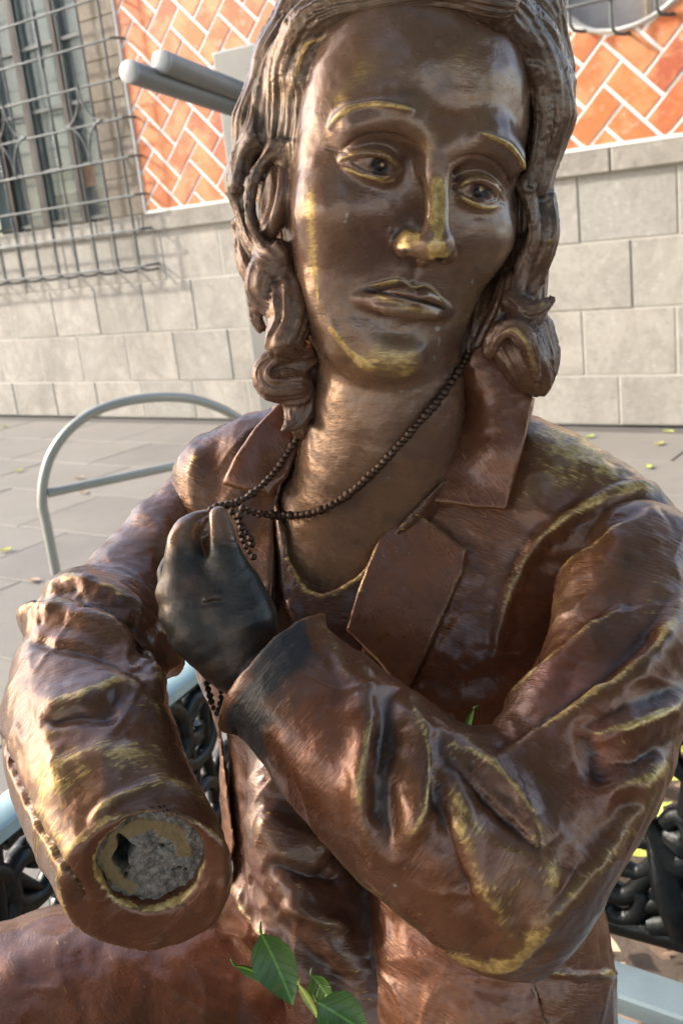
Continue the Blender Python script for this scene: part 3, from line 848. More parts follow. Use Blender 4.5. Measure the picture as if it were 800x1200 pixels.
def f_face(P):
    d0 = [P[i] - H0[i] for i in range(3)]
    a = d0[0] * HB[0, 0] + d0[1] * HB[1, 0] + d0[2] * HB[2, 0]
    b = d0[0] * HB[0, 1] + d0[1] * HB[1, 1] + d0[2] * HB[2, 1]
    c = d0[0] * HB[0, 2] + d0[1] * HB[1, 2] + d0[2] * HB[2, 2]
    w, ff, fk, c0 = (np.interp(b, bb, T) for T in (SW, SF_, SK, SCn))
    lf = np.where(c > c0, ff - c0, c0 - fk)
    ex = 2.25
    k = ((np.abs(a) / w) ** ex + (np.abs(c - c0) / lf) ** ex) ** (1 / ex)
    d = (k - 1) * np.minimum(w, lf) * 0.9
    d = smax(d, b - .1325, .02); d = smax(d, -b - .142, .02)
    L = [a, b, c]
    def E(ca, cb, cc, ra, rb, rc): return sd_ell(L, (ca, cb, cc), (ra, rb, rc))
    def Cn(*rows, sub=3): return sd_chain(L, np.array(rows, float), sub)
    # cheekbones, jaw, chin, brow
    d = smin(d, E(-.043, -.030, -.031, .022, .018, .020), .024); d = smin(d, E(.043, -.030, -.032, .022, .018, .020), .024)
    d = smin(d, E(0, -.115, -.019, .018, .013, .014), .016)
    d = smin(d, Cn((-.050, .018, -.016, .008), (-.028, .026, -.008, .009), (-.006, .014, -.007, .009)), .014)
    d = smin(d, Cn((.050, .018, -.016, .008), (.028, .026, -.008, .009), (.006, .014, -.007, .009)), .014)
    
    # orbits
    ecs = {-1: (-.0330, -.0010), 1: (.0290, -.0050)}
    for sgn in (-1, 1):
        d = smax(d, -E(ecs[sgn][0] , ecs[sgn][1] + .005, .004, .0205, .0120, .0180), .010)
        d = smax(d, -E(sgn * .0170, -.002, .006, .007, .012, .014), .008)
    # nose
    nose = Cn((0, .022, -.010, .0080), (0, .008, -.0030, .0072), (0, -.008, .0036, .0068), (0, -.022, .0105, .0070), (0, -.035, .0150, .0080))
    d = smin(d, nose, .014)
    d = smin(d, E(0, -.0390, .0148, .0120, .0090, .0098), .007)
    for sgn in (-1, 1):
        d = smin(d, E(sgn * .0132, -.0425, .0030, .0060, .0072, .0120), .007)
    d = smin(d, Cn((0, -.042, .015, .0046), (0, -.050, .002, .0042)), .005)
    for sgn in (-1, 1):
        d = smax(d, -Cn((sgn * .0085, -.055, .010, .0036), (sgn * .0080, -.047, .0070, .0042), (sgn * .0075, -.040, .003, .002)), .0025)
    # philtrum, lips
    d = smax(d, -Cn((0, -.055, .006, .0030), (0, -.066, .0075, .0032)), .005)
    up = Cn((-.0300, -.0790, -.0165, .0010), (-.018, -.0735, -.0052, .0028), (-.006, -.0702, .0012, .0040), (0, -.0720, .0020, .0040), (.006, -.0702, .0012, .0040), (.018, -.0735, -.0052, .0028), (.0300, -.0790, -.0165, .0010))
    lo = Cn((-.0260, -.0800, -.0140, .0010), (-.015, -.0808, -.0042, .0042), (0, -.0808, -.0008, .0046), (.015, -.0808, -.0042, .0042), (.0260, -.0800, -.0140, .0010))
    d = smin(d, up, .0060); d = smin(d, lo, .0075)
    d = smax(d, -Cn((-.0300, -.0800, -.0095, .0012), (-.016, -.0770, .0010, .0012), (-.006, -.0752, .0056, .0012), (0, -.0766, .0062, .0012), (.006, -.0752, .0056, .0012), (.016, -.0770, .0010, .0012), (.0300, -.0800, -.0095, .0012)), .0016)
    d = smax(d, -E(0, -.0945, 0, .015, .0035, .006), .008)
    # eyes: ball, lids with an almond opening
    for sgn in (-1, 1):
        ec = ((-.0345, -.0010, -.0236) if sgn < 0 else (.0300, -.0050, -.0236))
        x = (a - ec[0]) * sgn; y = b - ec[1]
        ball = E(*ec, .0180, .0140, .0160)
        lid = E(*ec, .0192, .0143, .0177)
        xx = np.clip(x / .0172, -1, 1)
        top = .0052 * (1 - np.abs(xx) ** 2.2) - .0008 * xx
        bot = -.0046 * (1 - np.abs(xx) ** 2.0) - .0008 * xx
        opening = np.maximum(y - top, bot - y) * 0.8
        opening = np.maximum(opening, np.abs(x) - .0175)
        lid = smax(lid, -opening, .0010)
        d = smax(d, -smax(opening, -(c - ec[2] - .004), .001), .0015)
        d = smin(d, lid, .0045)
        iris = (ec[0] + .0008, ec[1] + .0004, ec[2] + .0160)
        ball = smax(ball, -E(*iris, .0068, .0068, .0026), .0008)
        ball = smin(ball, E(iris[0], iris[1], iris[2] - .0012, .0030, .0030, .0014), .0006)
        d = np.minimum(d, ball)
    # ears
    for sgn in (-1, 1):
        ear = E(sgn * .0760, -.032, -.083, .009, .027, .018)
        ear = smax(ear, -E(sgn * .0840, -.029, -.078, .006, .019, .011), .005)
        d = smin(d, ear, .004)
    return d
def f_neckchest(P):
    n = sd_chain(P, CH((470, 330, .70, 78), (458, 430, .705, 88), (452, 500, .720, 92), (436, 570, .750, 98), (425, 640, .790, 110)), 10)
    ch = sd_ell(P, U(410, 700, .835), (.125, .125, .085))
    return smin(n, ch, .05)
def f_headneck(P):
    return smin(f_face(P), f_neckchest(P), .006)

def f_hand(P):
    palm = sd_chain(P, CH((238, 676, .606, 38), (250, 712, .605, 56), (274, 757, .604, 51), (300, 785, .603, 42), (335, 815, .590, 36), (420, 880, .585, 34)), 3, zs=.62)
    palm = smin(palm, sd_chain(P, CH((214, 655, .612, 18), (209, 700, .610, 20), (232, 742, .606, 26)), 3), .012)
    idx = sd_chain(P, CH((216, 690, .606, 24), (215, 648, .604, 21), (218, 625, .606, 18), (231, 612, .612, 13), (245, 605, .618, 9)), 4)
    thumb = sd_chain(P, CH((290, 724, .605, 34), (277, 688, .602, 27), (264, 650, .596, 20), (259, 624, .598, 16.5), (257, 606, .601, 13)), 4)
    d = smin(smin(palm, thumb, .010), idx, .0045)
    for c in (((206, 700, .622, 13), (196, 672, .630, 12.5), (216, 640, .640, 11), (238, 628, .645, 9)),
              ((204, 716, .628, 13), (200, 700, .640, 12), (214, 668, .652, 11), (236, 656, .655, 9)),
              ((212, 735, .632, 12), (208, 722, .645, 11), (222, 696, .656, 10), (240, 686, .658, 8))):
        d = smin(d, sd_chain(P, CH(*c), 3), .0035)
    for c in ((194, 694, .606, 11), (199, 722, .608, 11), (208, 746, .608, 11)): d = smin(d, sd_sphere(P, U(*c[:3]), c[3] * .6 / 1200), .005)
    d = smax(d, -sd_ell(P, U(243, 631, .606), (.0024, .0115, .030)), .0025)
    return d
def build_body(parent, mat):
    s = mesh_sdf(f_headneck, np.array([-.12, -.335, .53]), np.array([.175, .16, .88]), DETAIL_FACE, 2)
    zr = (0.3, .70)
    B = s.brush
    B([(386, 152), (394, 138), (412, 127), (434, 122), (460, 124), (486, 130)], 4, 0.0018, wb=7, zr=zr)
    B([(386, 152), (394, 138), (412, 127), (434, 122), (460, 124), (486, 130)], 3.0, 0.0014, wb=2.0, attrs={'wear': 1.0}, zr=zr, aw=2.6)
    B([(558, 153), (575, 160), (595, 170), (609, 187), (616, 205)], 4, 0.0018, wb=7, zr=zr)
    B([(558, 153), (575, 160), (595, 170), (609, 187), (616, 205)], 3.0, 0.0014, wb=2.0, attrs={'wear': 1.0}, zr=zr, aw=2.8)
    B([(400, 176), (418, 163), (441, 157), (468, 160), (488, 172)], 2.6, -0.0013, zr=zr, attrs={'dark': .2})
    B([(526, 193), (548, 183), (572, 186), (590, 202), (600, 222)], 2.6, -0.0013, zr=zr, attrs={'dark': .2})
    B([(380, 173), (400, 178), (412, 182)], 2.0, -.0008, zr=zr)
    for P_ in ([(396, 188), (412, 180), (430, 177), (452, 182), (468, 198)], [(400, 193), (420, 203), (445, 209), (462, 206)],
               [(534, 222), (548, 211), (566, 208), (582, 218), (588, 233)], [(537, 228), (552, 239), (570, 243), (584, 240)]):
        B(P_, 1.8, .0003, attrs={'wear': .55}, aw=1.9, zr=zr)
    # gold glaze: nose, edge of the cheek, chin
    for P_, w, a in (([(512, 200), (514, 230), (513, 262), (512, 285)], 9, 1.1), ([(500, 283), (512, 292), (524, 287)], 12, 1.1), ([(498, 280), (480, 284), (466, 286)], 8, .6), ([(470, 292), (478, 276), (495, 280)], 5, .6), ([(505, 292), (520, 297)], 6, .6),
                     ([(368, 200), (364, 250), (366, 300), (372, 350)], 9, .55), ([(380, 375), (410, 412), (440, 435)], 4, .8), ([(372, 330), (374, 355), (384, 380)], 2, .6),
                     ([(420, 400), (450, 420), (500, 425)], 26, .5), ([(530, 400), (560, 360), (585, 320)], 18, .45), ([(440, 60), (410, 100), (390, 140)], 16, .5), ([(520, 60), (560, 90), (570, 130)], 20, .3), ([(500, 150), (505, 180)], 10, .4), ([(618, 200), (612, 260), (590, 320)], 3, .5),
                     ([(430, 343), (455, 352), (480, 362), (512, 366)], 4, .5), ([(442, 334), (466, 329)], 3, .5), ([(440, 366), (470, 376), (505, 372)], 3, .4)):
        B(P_, w, 0, attrs={'wear': a}, aw=w, zr=zr, taper=.2)
    s.blob(500, 60, 70, 40, attrs={'wear': .12}); s.blob(530, 140, 25, 35, attrs={'red': .5}); s.blob(430, 240, 40, 40, attrs={'red': .2})
    # crisp sculpted edges: lash lines, lower rims, wings and underside of the nose, lips
    for P_ in ([(395, 190), (412, 183), (430, 180), (448, 184), (462, 193), (470, 204)], [(534, 223), (546, 215), (562, 211), (577, 217), (587, 229), (590, 237)]):
        B(P_, 7, .0013, wb=1.6, zr=zr, taper=.1, attrs={'wear': .35}, aw=1.6)
    for P_ in ([(467, 208), (452, 213), (437, 209), (420, 203), (400, 195)], [(590, 238), (576, 243), (562, 241), (548, 234), (536, 226)]):
        B(P_, 6, .0009, wb=1.5, zr=zr, taper=.1, attrs={'wear': .5}, aw=1.6)
    s.blob(480, 186, 11, 15, amp=-.0026, zr=zr); s.blob(534, 204, 7, 15, amp=-.0022, zr=zr)
    s.blob(478, 276, 14, 9, 20, amp=.0026, zr=zr); s.blob(521, 284, 7, 9, amp=.0012, zr=zr); s.blob(502, 240, 9, 30, amp=.0010, zr=zr)
    B([(456, 284), (472, 293), (489, 299), (506, 302), (528, 296)], 9, .0016, wb=2.5, zr=zr, taper=.12)
    B([(458, 266), (455, 276), (458, 286)], 5, .0004, wb=2, zr=zr)
    B([(489, 306), (486, 320), (483, 333)], 5, -.0014, zr=zr, taper=.2)
    B([(422, 337), (448, 331), (467, 328), (484, 336), (501, 335), (515, 349), (526, 364)], 1.8, .0006, wb=6, zr=zr)
    B([(426, 347), (452, 368), (479, 374), (509, 370), (525, 365)], 6, .0003, wb=2.5, zr=zr)
    B([(424, 339), (452, 343), (480, 351), (505, 357), (525, 364)], 2.4, -.0012, zr=zr, taper=.1)
    B([(366, 315), (374, 355), (398, 400), (430, 432), (455, 447)], 7, .0010, wb=16, zr=zr)
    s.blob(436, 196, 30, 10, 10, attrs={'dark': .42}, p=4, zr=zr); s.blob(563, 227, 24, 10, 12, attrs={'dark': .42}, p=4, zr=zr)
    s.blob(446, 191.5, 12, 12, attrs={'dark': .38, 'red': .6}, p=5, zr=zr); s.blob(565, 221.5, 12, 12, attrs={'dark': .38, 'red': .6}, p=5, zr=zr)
    s.blob(448, 193, 2.2, 2.4, attrs={'dark': -1.2, 'wear': .8}, zr=zr); s.blob(564, 221, 2.6, 2.6, attrs={'dark': -1.2, 'wear': .9}, zr=zr)  # bright pupil dots: an eye highlight painted into the colour
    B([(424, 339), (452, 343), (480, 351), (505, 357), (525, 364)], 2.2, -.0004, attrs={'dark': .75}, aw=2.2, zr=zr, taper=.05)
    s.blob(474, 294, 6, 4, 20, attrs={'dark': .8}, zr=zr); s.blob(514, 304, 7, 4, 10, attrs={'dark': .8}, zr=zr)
    B([(424, 337), (448, 332), (467, 329), (484, 337), (501, 336), (526, 362)], 1.6, .0003, attrs={'wear': .6}, aw=1.8, zr=zr)
    for px_, py_, rx_, ry_ in ((406, 252, 2, 5), (404, 260, 3, 2), (512, 385, 4, 3.5), (514, 400, 1.6, 8), (509, 420, 1.4, 4), (430, 300, 1.5, 1.5), (553, 330, 1.5, 5), (560, 352, 5, 1.4), (470, 459, 2, 2), (455, 560, 1.5, 2)):
        s.blob(px_, py_, rx_, ry_, attrs={'pat': 1.0}, zr=(.3, .8))
    # shallow hammered unevenness of the cast
    s.displace(.0004 * fbm(s.V * 90, 2, 5))
    N = s.n; s.attr('wear')
    nk = s.px()[1] > 465
    h = mesh_sdf(f_hand, U(165, 575, .60) - np.array([0, 0, .06]), U(440, 930, .60) + np.array([0, 0, .10]), .0012, 2)
    h.brush([(250, 634), (262, 630), (278, 634)], 1.6, -.0006); h.brush([(252, 641), (264, 638), (280, 642)], 1.6, -.0006)
    h.brush([(247, 626), (258, 623), (272, 626)], 1.5, -.0004)
    h.brush([(238, 705), (250, 698), (262, 700)], 4, .0012); h.brush([(236, 709), (250, 706), (262, 707)], 2, -.0010)
    h.displace(.0004 * fbm(h.V * 110, 2, 9))
    X, Y = h.px()
    h.A['dark'] = np.clip(.68 + .2 * fbm(h.V * 40, 2, 3) - np.clip((655 - Y) / 45, 0, 1) * .42 - np.clip((X - 300) / 60, 0, 1) * .1, 0, 1)
    h.A['wear'] = np.where((X < 225) & (Y > 590), .05, 0.0)
    m = s.merge(h); m.flow = m.V
    return m
# ------------------------------------------------------------------ hair: waved locks
LOCKS = [
    [(580, 2, .600, 26), (500, -10, .597, 24), (425, 2, .602, 25), (366, 24, .618, 25), (334, 72, .637, 18), (325, 120, .648, 14), (322, 150, .652, 11)],
    [(520, -40, .620, 40), (430, -30, .63, 40), (372, 0, .65, 38), (340, 50, .665, 34)],
    [(400, -5, .63, 26), (350, 28, .65, 27), (319, 78, .66, 26), (301, 128, .67, 25), (290, 172, .675, 22), (284, 212, .68, 17), (288, 250, .68, 14), (302, 284, .675, 13), (324, 304, .665, 13)],
    [(334, 112, .650, 11), (328, 148, .650, 12), (320, 172, .650, 12), (303, 194, .655, 9), (293, 222, .658, 8), (295, 256, .66, 8), (311, 282, .66, 9), (330, 300, .66, 10)],
    [(330, 70, .655, 20), (312, 120, .66, 18), (300, 160, .66, 14), (285, 185, .668, 10), (278, 215, .67, 9)],
    [(332, 150, .652, 12), (334, 175, .654, 12), (335, 200, .656, 9)],
    [(281, 262, .69, 9), (288, 296, .69, 13), (300, 322, .685, 15)],
    [(335, 296, .672, 16), (312, 318, .668, 20), (303, 340, .668, 18), (312, 356, .668, 16), (330, 352, .668, 14)],
    [(330, 318, .675, 22), (340, 348, .668, 26), (338, 380, .662, 26), (326, 404, .660, 19), (338, 414, .664, 13)],
    [(298, 352, .68, 8), (300, 372, .68, 9), (306, 384, .68, 8)],
    [(354, 418, .69, 20), (325, 424, .690, 22), (311, 438, .690, 18), (320, 452, .690, 17), (346, 452, .69, 20)],
    [(350, 440, .70, 22), (352, 470, .70, 20), (346, 492, .695, 12), (336, 502, .69, 6)],
    [(350, 300, .712, 24), (352, 380, .715, 26), (354, 450, .715, 22), (356, 500, .715, 16)],
    [(578, 4, .605, 22), (613, 40, .628, 28), (637, 90, .648, 32), (646, 138, .658, 28), (640, 178, .665, 22), (630, 212, .668, 16)],
    [(622, 70, .632, 9), (632, 120, .642, 9), (630, 170, .65, 9), (622, 215, .657, 8)],
    [(552, -8, .598, 18), (590, -6, .605, 15), (622, 18, .622, 15), (650, 58, .645, 12), (664, 100, .66, 9), (668, 140, .665, 7)],
    [(560, -30, .63, 40), (620, 10, .66, 36), (650, 80, .68, 24)],
    [(630, 205, .668, 17), (634, 245, .672, 17), (636, 282, .672, 18), (626, 312, .678, 14), (618, 330, .68, 10)],
    [(612, 216, .658, 7), (620, 250, .662, 9), (622, 285, .666, 10), (612, 318, .672, 11), (602, 345, .676, 12)],
    [(612, 300, .69, 20), (618, 340, .69, 22), (614, 380, .69, 24), (600, 410, .69, 24)],
    [(600, 352, .672, 12), (618, 366, .668, 13), (634, 360, .668, 10), (644, 352, .668, 6)],
    [(618, 376, .684, 20), (638, 398, .682, 14), (653, 409, .68, 4)],
    [(572, 412, .650, 10), (582, 394, .645, 13), (600, 385, .640, 13), (616, 400, .640, 12), (624, 424, .644, 10), (630, 446, .648, 6)],
    [(604, 400, .672, 30), (618, 424, .672, 28), (628, 444, .675, 18), (632, 458, .675, 8)],
    [(630, 385, .676, 16), (642, 420, .676, 14), (634, 448, .676, 10)],
    [(604, 220, .70, 34), (604, 300, .715, 38), (594, 380, .715, 40), (596, 430, .715, 36)],
    [(566, 360, .705, 30), (562, 410, .705, 34), (575, 440, .70, 34)],
    [(330, 180, .70, 40), (340, 260, .71, 34), (345, 330, .72, 30)],
    [(592, 330, .678, 12), (584, 370, .685, 18), (570, 400, .69, 20)],
]
CHAINS = [CH(*l) for l in LOCKS]
def f_hair(P):
    q = [P[i] - H0[i] for i in range(3)]
    L = [q[0] * HB[0, j] + q[1] * HB[1, j] + q[2] * HB[2, j] for j in range(3)]
    d = sd_ell(L, (0, .035, -.112), (.092, .108, .096))
    for i, c in enumerate(CHAINS):
        d = smin(d, sd_chain(P, c, 3), .0065)
    d = smax(d, -sd_ell(P, U(315, 240, .648), (.0085, .020, .030)), .004)
    d = smax(d, -sd_ell(P, U(608, 262, .655), (.0055, .019, .022)), .004)
    return d
def build_hair(parent, mat):
    s = mesh_sdf(f_hair, np.array([-.115, -.36, .55]), np.array([.17, -.045, .82]), .0015, 2)
    best = np.full(s.n, 1e9); flow = np.zeros((s.n, 3))
    for i, c in enumerate(CHAINS):
        fl, d = flow_from(s.V, c)
        d = d - np.median(c[:, 3]); m = d < best
        best[m] = d[m]; fl[:, 0] += i * 3.7; fl[:, 1] += i * 1.3; flow[m] = fl[m]
    s.flow = flow
    g = vnoise(np.stack([flow[:, 0] * 14, flow[:, 1] * 430, flow[:, 0] * 0], 1), 2)
    g2 = vnoise(np.stack([flow[:, 0] * 30, flow[:, 1] * 620, flow[:, 0] * 0], 1), 8)
    d = -.0019 * (np.clip(1 - np.abs(g) * 2.2, 0, 1) - .2) + .0010 * g2 + .0012 * vnoise(s.V * 75, 4) + .0022 * vnoise(np.stack([flow[:, 0] * 48, flow[:, 1] * 34, flow[:, 2] * 10], 1), 21)
    s.displace(d); s.relax(1)
    X, Y = s.px()
    s.A['wear'] = np.clip(-.12 + .5 * (np.exp(-((X - 430) / 90) ** 2 - ((Y - 15) / 40) ** 2)), -1, 1)
    s.A['red'] = np.where(Y > 260, .25, 0.0)
    s.brush([(388, 44), (360, 52), (348, 82), (338, 120)], 3, .0008, attrs={'wear': .8}, aw=3)
    s.brush([(582, 396), (600, 384), (616, 400), (624, 424), (630, 446)], 3, 0, attrs={'wear': .7}, aw=4)
    s.brush([(612, 366), (628, 362), (642, 354)], 3, 0, attrs={'wear': .7}, aw=4)
    s.brush([(610, 222), (620, 255), (622, 290)], 3, 0, attrs={'wear': .5}, aw=4)
    s.brush([(625, 300), (640, 290), (645, 275)], 3, 0, attrs={'wear': .5}, aw=6)
    return s.build('hair', mat, parent)
# ------------------------------------------------------------------ clothes
def sd_poly(P, poly):
    """signed distance to a px polygon carried to each point's own depth"""
    z = P[2]; X = CX + F_PX * P[0] / z; Y = CY + F_PX * P[1] / z
    d = np.full(X.shape, 1e12); ins = np.zeros(X.shape, bool)
    n = len(poly)
    for i in range(n):
        ax, ay = poly[i]; bx, by = poly[(i + 1) % n]
        ex, ey = bx - ax, by - ay
        t = np.clip(((X - ax) * ex + (Y - ay) * ey) / (ex * ex + ey * ey), 0, 1)
        d = np.minimum(d, (X - ax - t * ex) ** 2 + (Y - ay - t * ey) ** 2)
        c = ((ay > Y) != (by > Y)) & (X < (bx - ax) * (Y - ay) / (by - ay + 1e-12) + ax)
        ins ^= c
    d = np.sqrt(d) * z / F_PX
    return np.where(ins, -d, d)
def f_hull(P):
    d = sd_ell(P, U(490, 730, .80), (.175, .155, .105))
    d = smin(d, sd_chain(P, CH((262, 560, .79, 50), (350, 530, .785, 58), (470, 550, .78, 74), (590, 560, .745, 76), (690, 610, .715, 76), (750, 660, .70, 74)), 3), .05)
    d = smin(d, sd_chain(P, CH((268, 570, .79, 52), (285, 640, .79, 60), (310, 740, .80, 70)), 3), .03)
    d = smin(d, sd_chain(P, CH((600, 640, .745, 90), (560, 800, .75, 110), (560, 1000, .76, 130), (566, 1140, .755, 150), (560, 1300, .77, 160)), 3), .04)
    d = smin(d, sd_chain(P, CH((330, 800, .83, 70), (340, 1000, .84, 80), (400, 1200, .84, 110)), 3), .03)
    return d
OPEN = [(352, 400), (552, 400), (548, 440), (480, 592), (425, 740), (415, 900), (412, 1040), (424, 1120), (440, 1300), (200, 1300), (276, 990), (258, 850), (318, 720), (322, 600), (345, 520)]
def f_jacket(P):
    h = f_hull(P)
    return smax(h, -smax(sd_poly(P, OPEN), -(h + .016), .002), .003)
NECK = [(300, 380), (580, 380), (520, 560), (448, 640), (428, 668), (400, 688), (374, 696), (352, 684), (338, 655), (330, 612), (320, 560)]
def f_blouse(P):
    h = smin(f_hull(P) + .007, f_neckchest(P) - .004, .012)
    h = smin(h, sd_chain(P, CH((330, 930, .765, 40), (352, 1040, .755, 62), (400, 1150, .75, 70), (430, 1260, .75, 80)), 3), .03)
    d = smax(h, sd_poly(P, NECK) * -1, .0015)
    return smax(d, P[2] * 0 + sd_poly(P, [(315, 560), (560, 560), (560, 760), (470, 780), (450, 1300), (180, 1300), (240, 980), (270, 820), (330, 700)]), .003)
R_UP = CH((752, 655, .665, 70), (736, 730, .63, 79), (708, 830, .595, 92), (655, 930, .565, 98), (590, 1015, .548, 92))
R_FO = CH((600, 1020, .548, 90), (520, 968, .548, 108), (440, 900, .560, 100), (372, 835, .575, 86), (330, 795, .585, 78), (300, 765, .59, 72))
CUFF_A, CUFF_B = U(372, 722, .60), U(262, 842, .585)
def cuff_plane():
    ax = R_FO[-1][:3] - R_FO[2][:3]; e = CUFF_B - CUFF_A
    n = ax - (ax @ e) / (e @ e) * e
    n /= np.linalg.norm(n); return n
CN = cuff_plane()
def f_rsleeve(P):
    d = smin(sd_chain(P, R_UP, 3), sd_chain(P, R_FO, 3), .030)
    d = smin(d, sd_sphere(P, U(598, 1075, .552), 52 * .552 / F_PX), .03)
    d = smin(d, sd_chain(P, CH((374, 722, .600, 7), (332, 744, .578, 9), (292, 796, .566, 9), (264, 848, .572, 8)), 4), .012)
    pl = (P[0] - CUFF_A[0]) * CN[0] + (P[1] - CUFF_A[1]) * CN[1] + (P[2] - CUFF_A[2]) * CN[2]
    d = smax(d, pl, .004)
    inner = R_FO.copy(); inner[:, 3] -= .0045
    far = smax(sd_chain(P, inner, 3), -(pl + .055), .004)
    return smax(d, -far, .002)
L_UP = CH((238, 580, .80, 40), (216, 612, .79, 48), (176, 672, .76, 62), (134, 738, .715, 78))
L_FO = CH((120, 760, .685, 76), (100, 800, .650, 86), (104, 870, .605, 96), (136, 950, .560, 98), (170, 1018, .530, 95), (190, 1072, .500, 96))
ST = U(176, 1012, .515)                       # centre of the cut end
SN = U(197, 1075, .468) - U(140, 900, .585); SN /= np.linalg.norm(SN)
SN = np.array([.18, .30, -.93]); SN /= np.linalg.norm(SN)
def f_lsleeve(P):
    d = smin(sd_chain(P, L_UP, 3), sd_chain(P, L_FO, 3), .020)
    d = smin(d, sd_chain(P, CH((112, 960, .62, 30), (116, 1010, .60, 28), (122, 1050, .59, 24)), 3), .012)
    d = smin(d, sd_chain(P, CH((70, 745, .70, 38), (60, 860, .63, 50), (95, 980, .56, 40), (130, 1075, .505, 26)), 3), .012)
    pl = (P[0] - ST[0]) * SN[0] + (P[1] - ST[1]) * SN[1] + (P[2] - ST[2]) * SN[2]
    d = smax(d, pl, .0035)
    x = [P[i] - ST[i] for i in range(3)]
    rad = np.sqrt(np.maximum(x[0] ** 2 + x[1] ** 2 + x[2] ** 2 - pl ** 2, 0)) - .0272
    # a dished rim around the round socket
    d = smax(d, -smax(rad - .0035, -(pl + .0015), .002), .002)
    return smax(d, -smax(rad, -(pl + .030), .001), .0012)
def f_thigh(P):
    d = sd_chain(P, CH((420, 1330, .88, 210), (260, 1275, .84, 220), (80, 1262, .80, 190), (-80, 1300, .76, 168)), 3)
    return smin(d, sd_chain(P, CH((520, 1400, .8, 200), (420, 1420, .74, 190), (300, 1480, .68, 190)), 3), .03)

def f_hull2(P):
    h = smin(f_hull(P), sd_chain(P, CH((566, 424, .70, 26), (592, 470, .70, 30), (600, 520, .70, 34)), 4), .025)
    return smin(h, sd_chain(P, CH((345, 470, .755, 24), (310, 520, .755, 30), (296, 560, .75, 30)), 4), .025)
LAPELS = [
    ('collar', [(540, 432), (556, 408), (580, 396), (604, 402), (618, 436), (626, 468), (612, 530), (592, 598), (560, 595), (520, 590), (469, 586), (486, 552), (512, 500)], .0085),
    ('lapel', [(468, 589), (505, 612), (546, 643), (542, 668), (522, 716), (494, 776), (474, 815), (444, 776), (405, 738), (418, 695), (440, 640)], .0088),
    ('lapel', [(262, 566), (276, 535), (300, 500), (324, 474), (350, 462), (360, 480), (352, 520), (334, 560), (314, 581), (288, 574)], .0075),
]
def build_lapels(parent, mat):
    for nm, poly, th in LAPELS:
        def f(P):
            h = f_hull2(P); pd = sd_poly(P, poly)
            return smax(smax(pd, h - th, .0025), -(h + .005), .002)
        A = np.array([U(x, y, z) for x, y in poly for z in (.62, .86)])
        s = mesh_sdf(f, A.min(0) - .01, A.max(0) + .01, .0014, 2)
        cl = poly + [poly[0]]
        s.brush(cl, 4, .0007, attrs={'wear': .35}, aw=3, taper=0, jit=1.5)
        s.displace(.0005 * fbm(s.V * 80, 3, 4)); s.displace(.0008 * vnoise(s.V * 25, 14))
        s.flow = np.stack([s.V[:, 1] * .8 + s.V[:, 0] * .5, s.V[:, 0] * .8 - s.V[:, 1] * .5, s.V[:, 2]], 1)
        s.A['red'] = np.full(s.n, .35)
        s.build(nm, mat, parent)
def trace(f, px, py, z0=.5, z1=1.0):
    px = np.asarray(px, float); py = np.asarray(py, float); D = np.stack([(px - CX) / F_PX, (py - CY) / F_PX, np.ones_like(px)])
    L = np.linalg.norm(D, axis=0); t = np.full(px.shape, z0)
    for _ in range(60):
        P = D * t; d = f([P[0], P[1], P[2]]); t = np.minimum(t + np.maximum(d, -.002) / L * .8, z1)
    return (D * t).T
def resample(pts, step):
    Q = catmull(np.array(pts, float), 12); s_ = np.concatenate([[0], np.cumsum(np.linalg.norm(Q[1:] - Q[:-1], axis=1))])
    t = np.arange(0, s_[-1], step); return np.stack([np.interp(t, s_, Q[:, i]) for i in range(Q.shape[1])], 1)
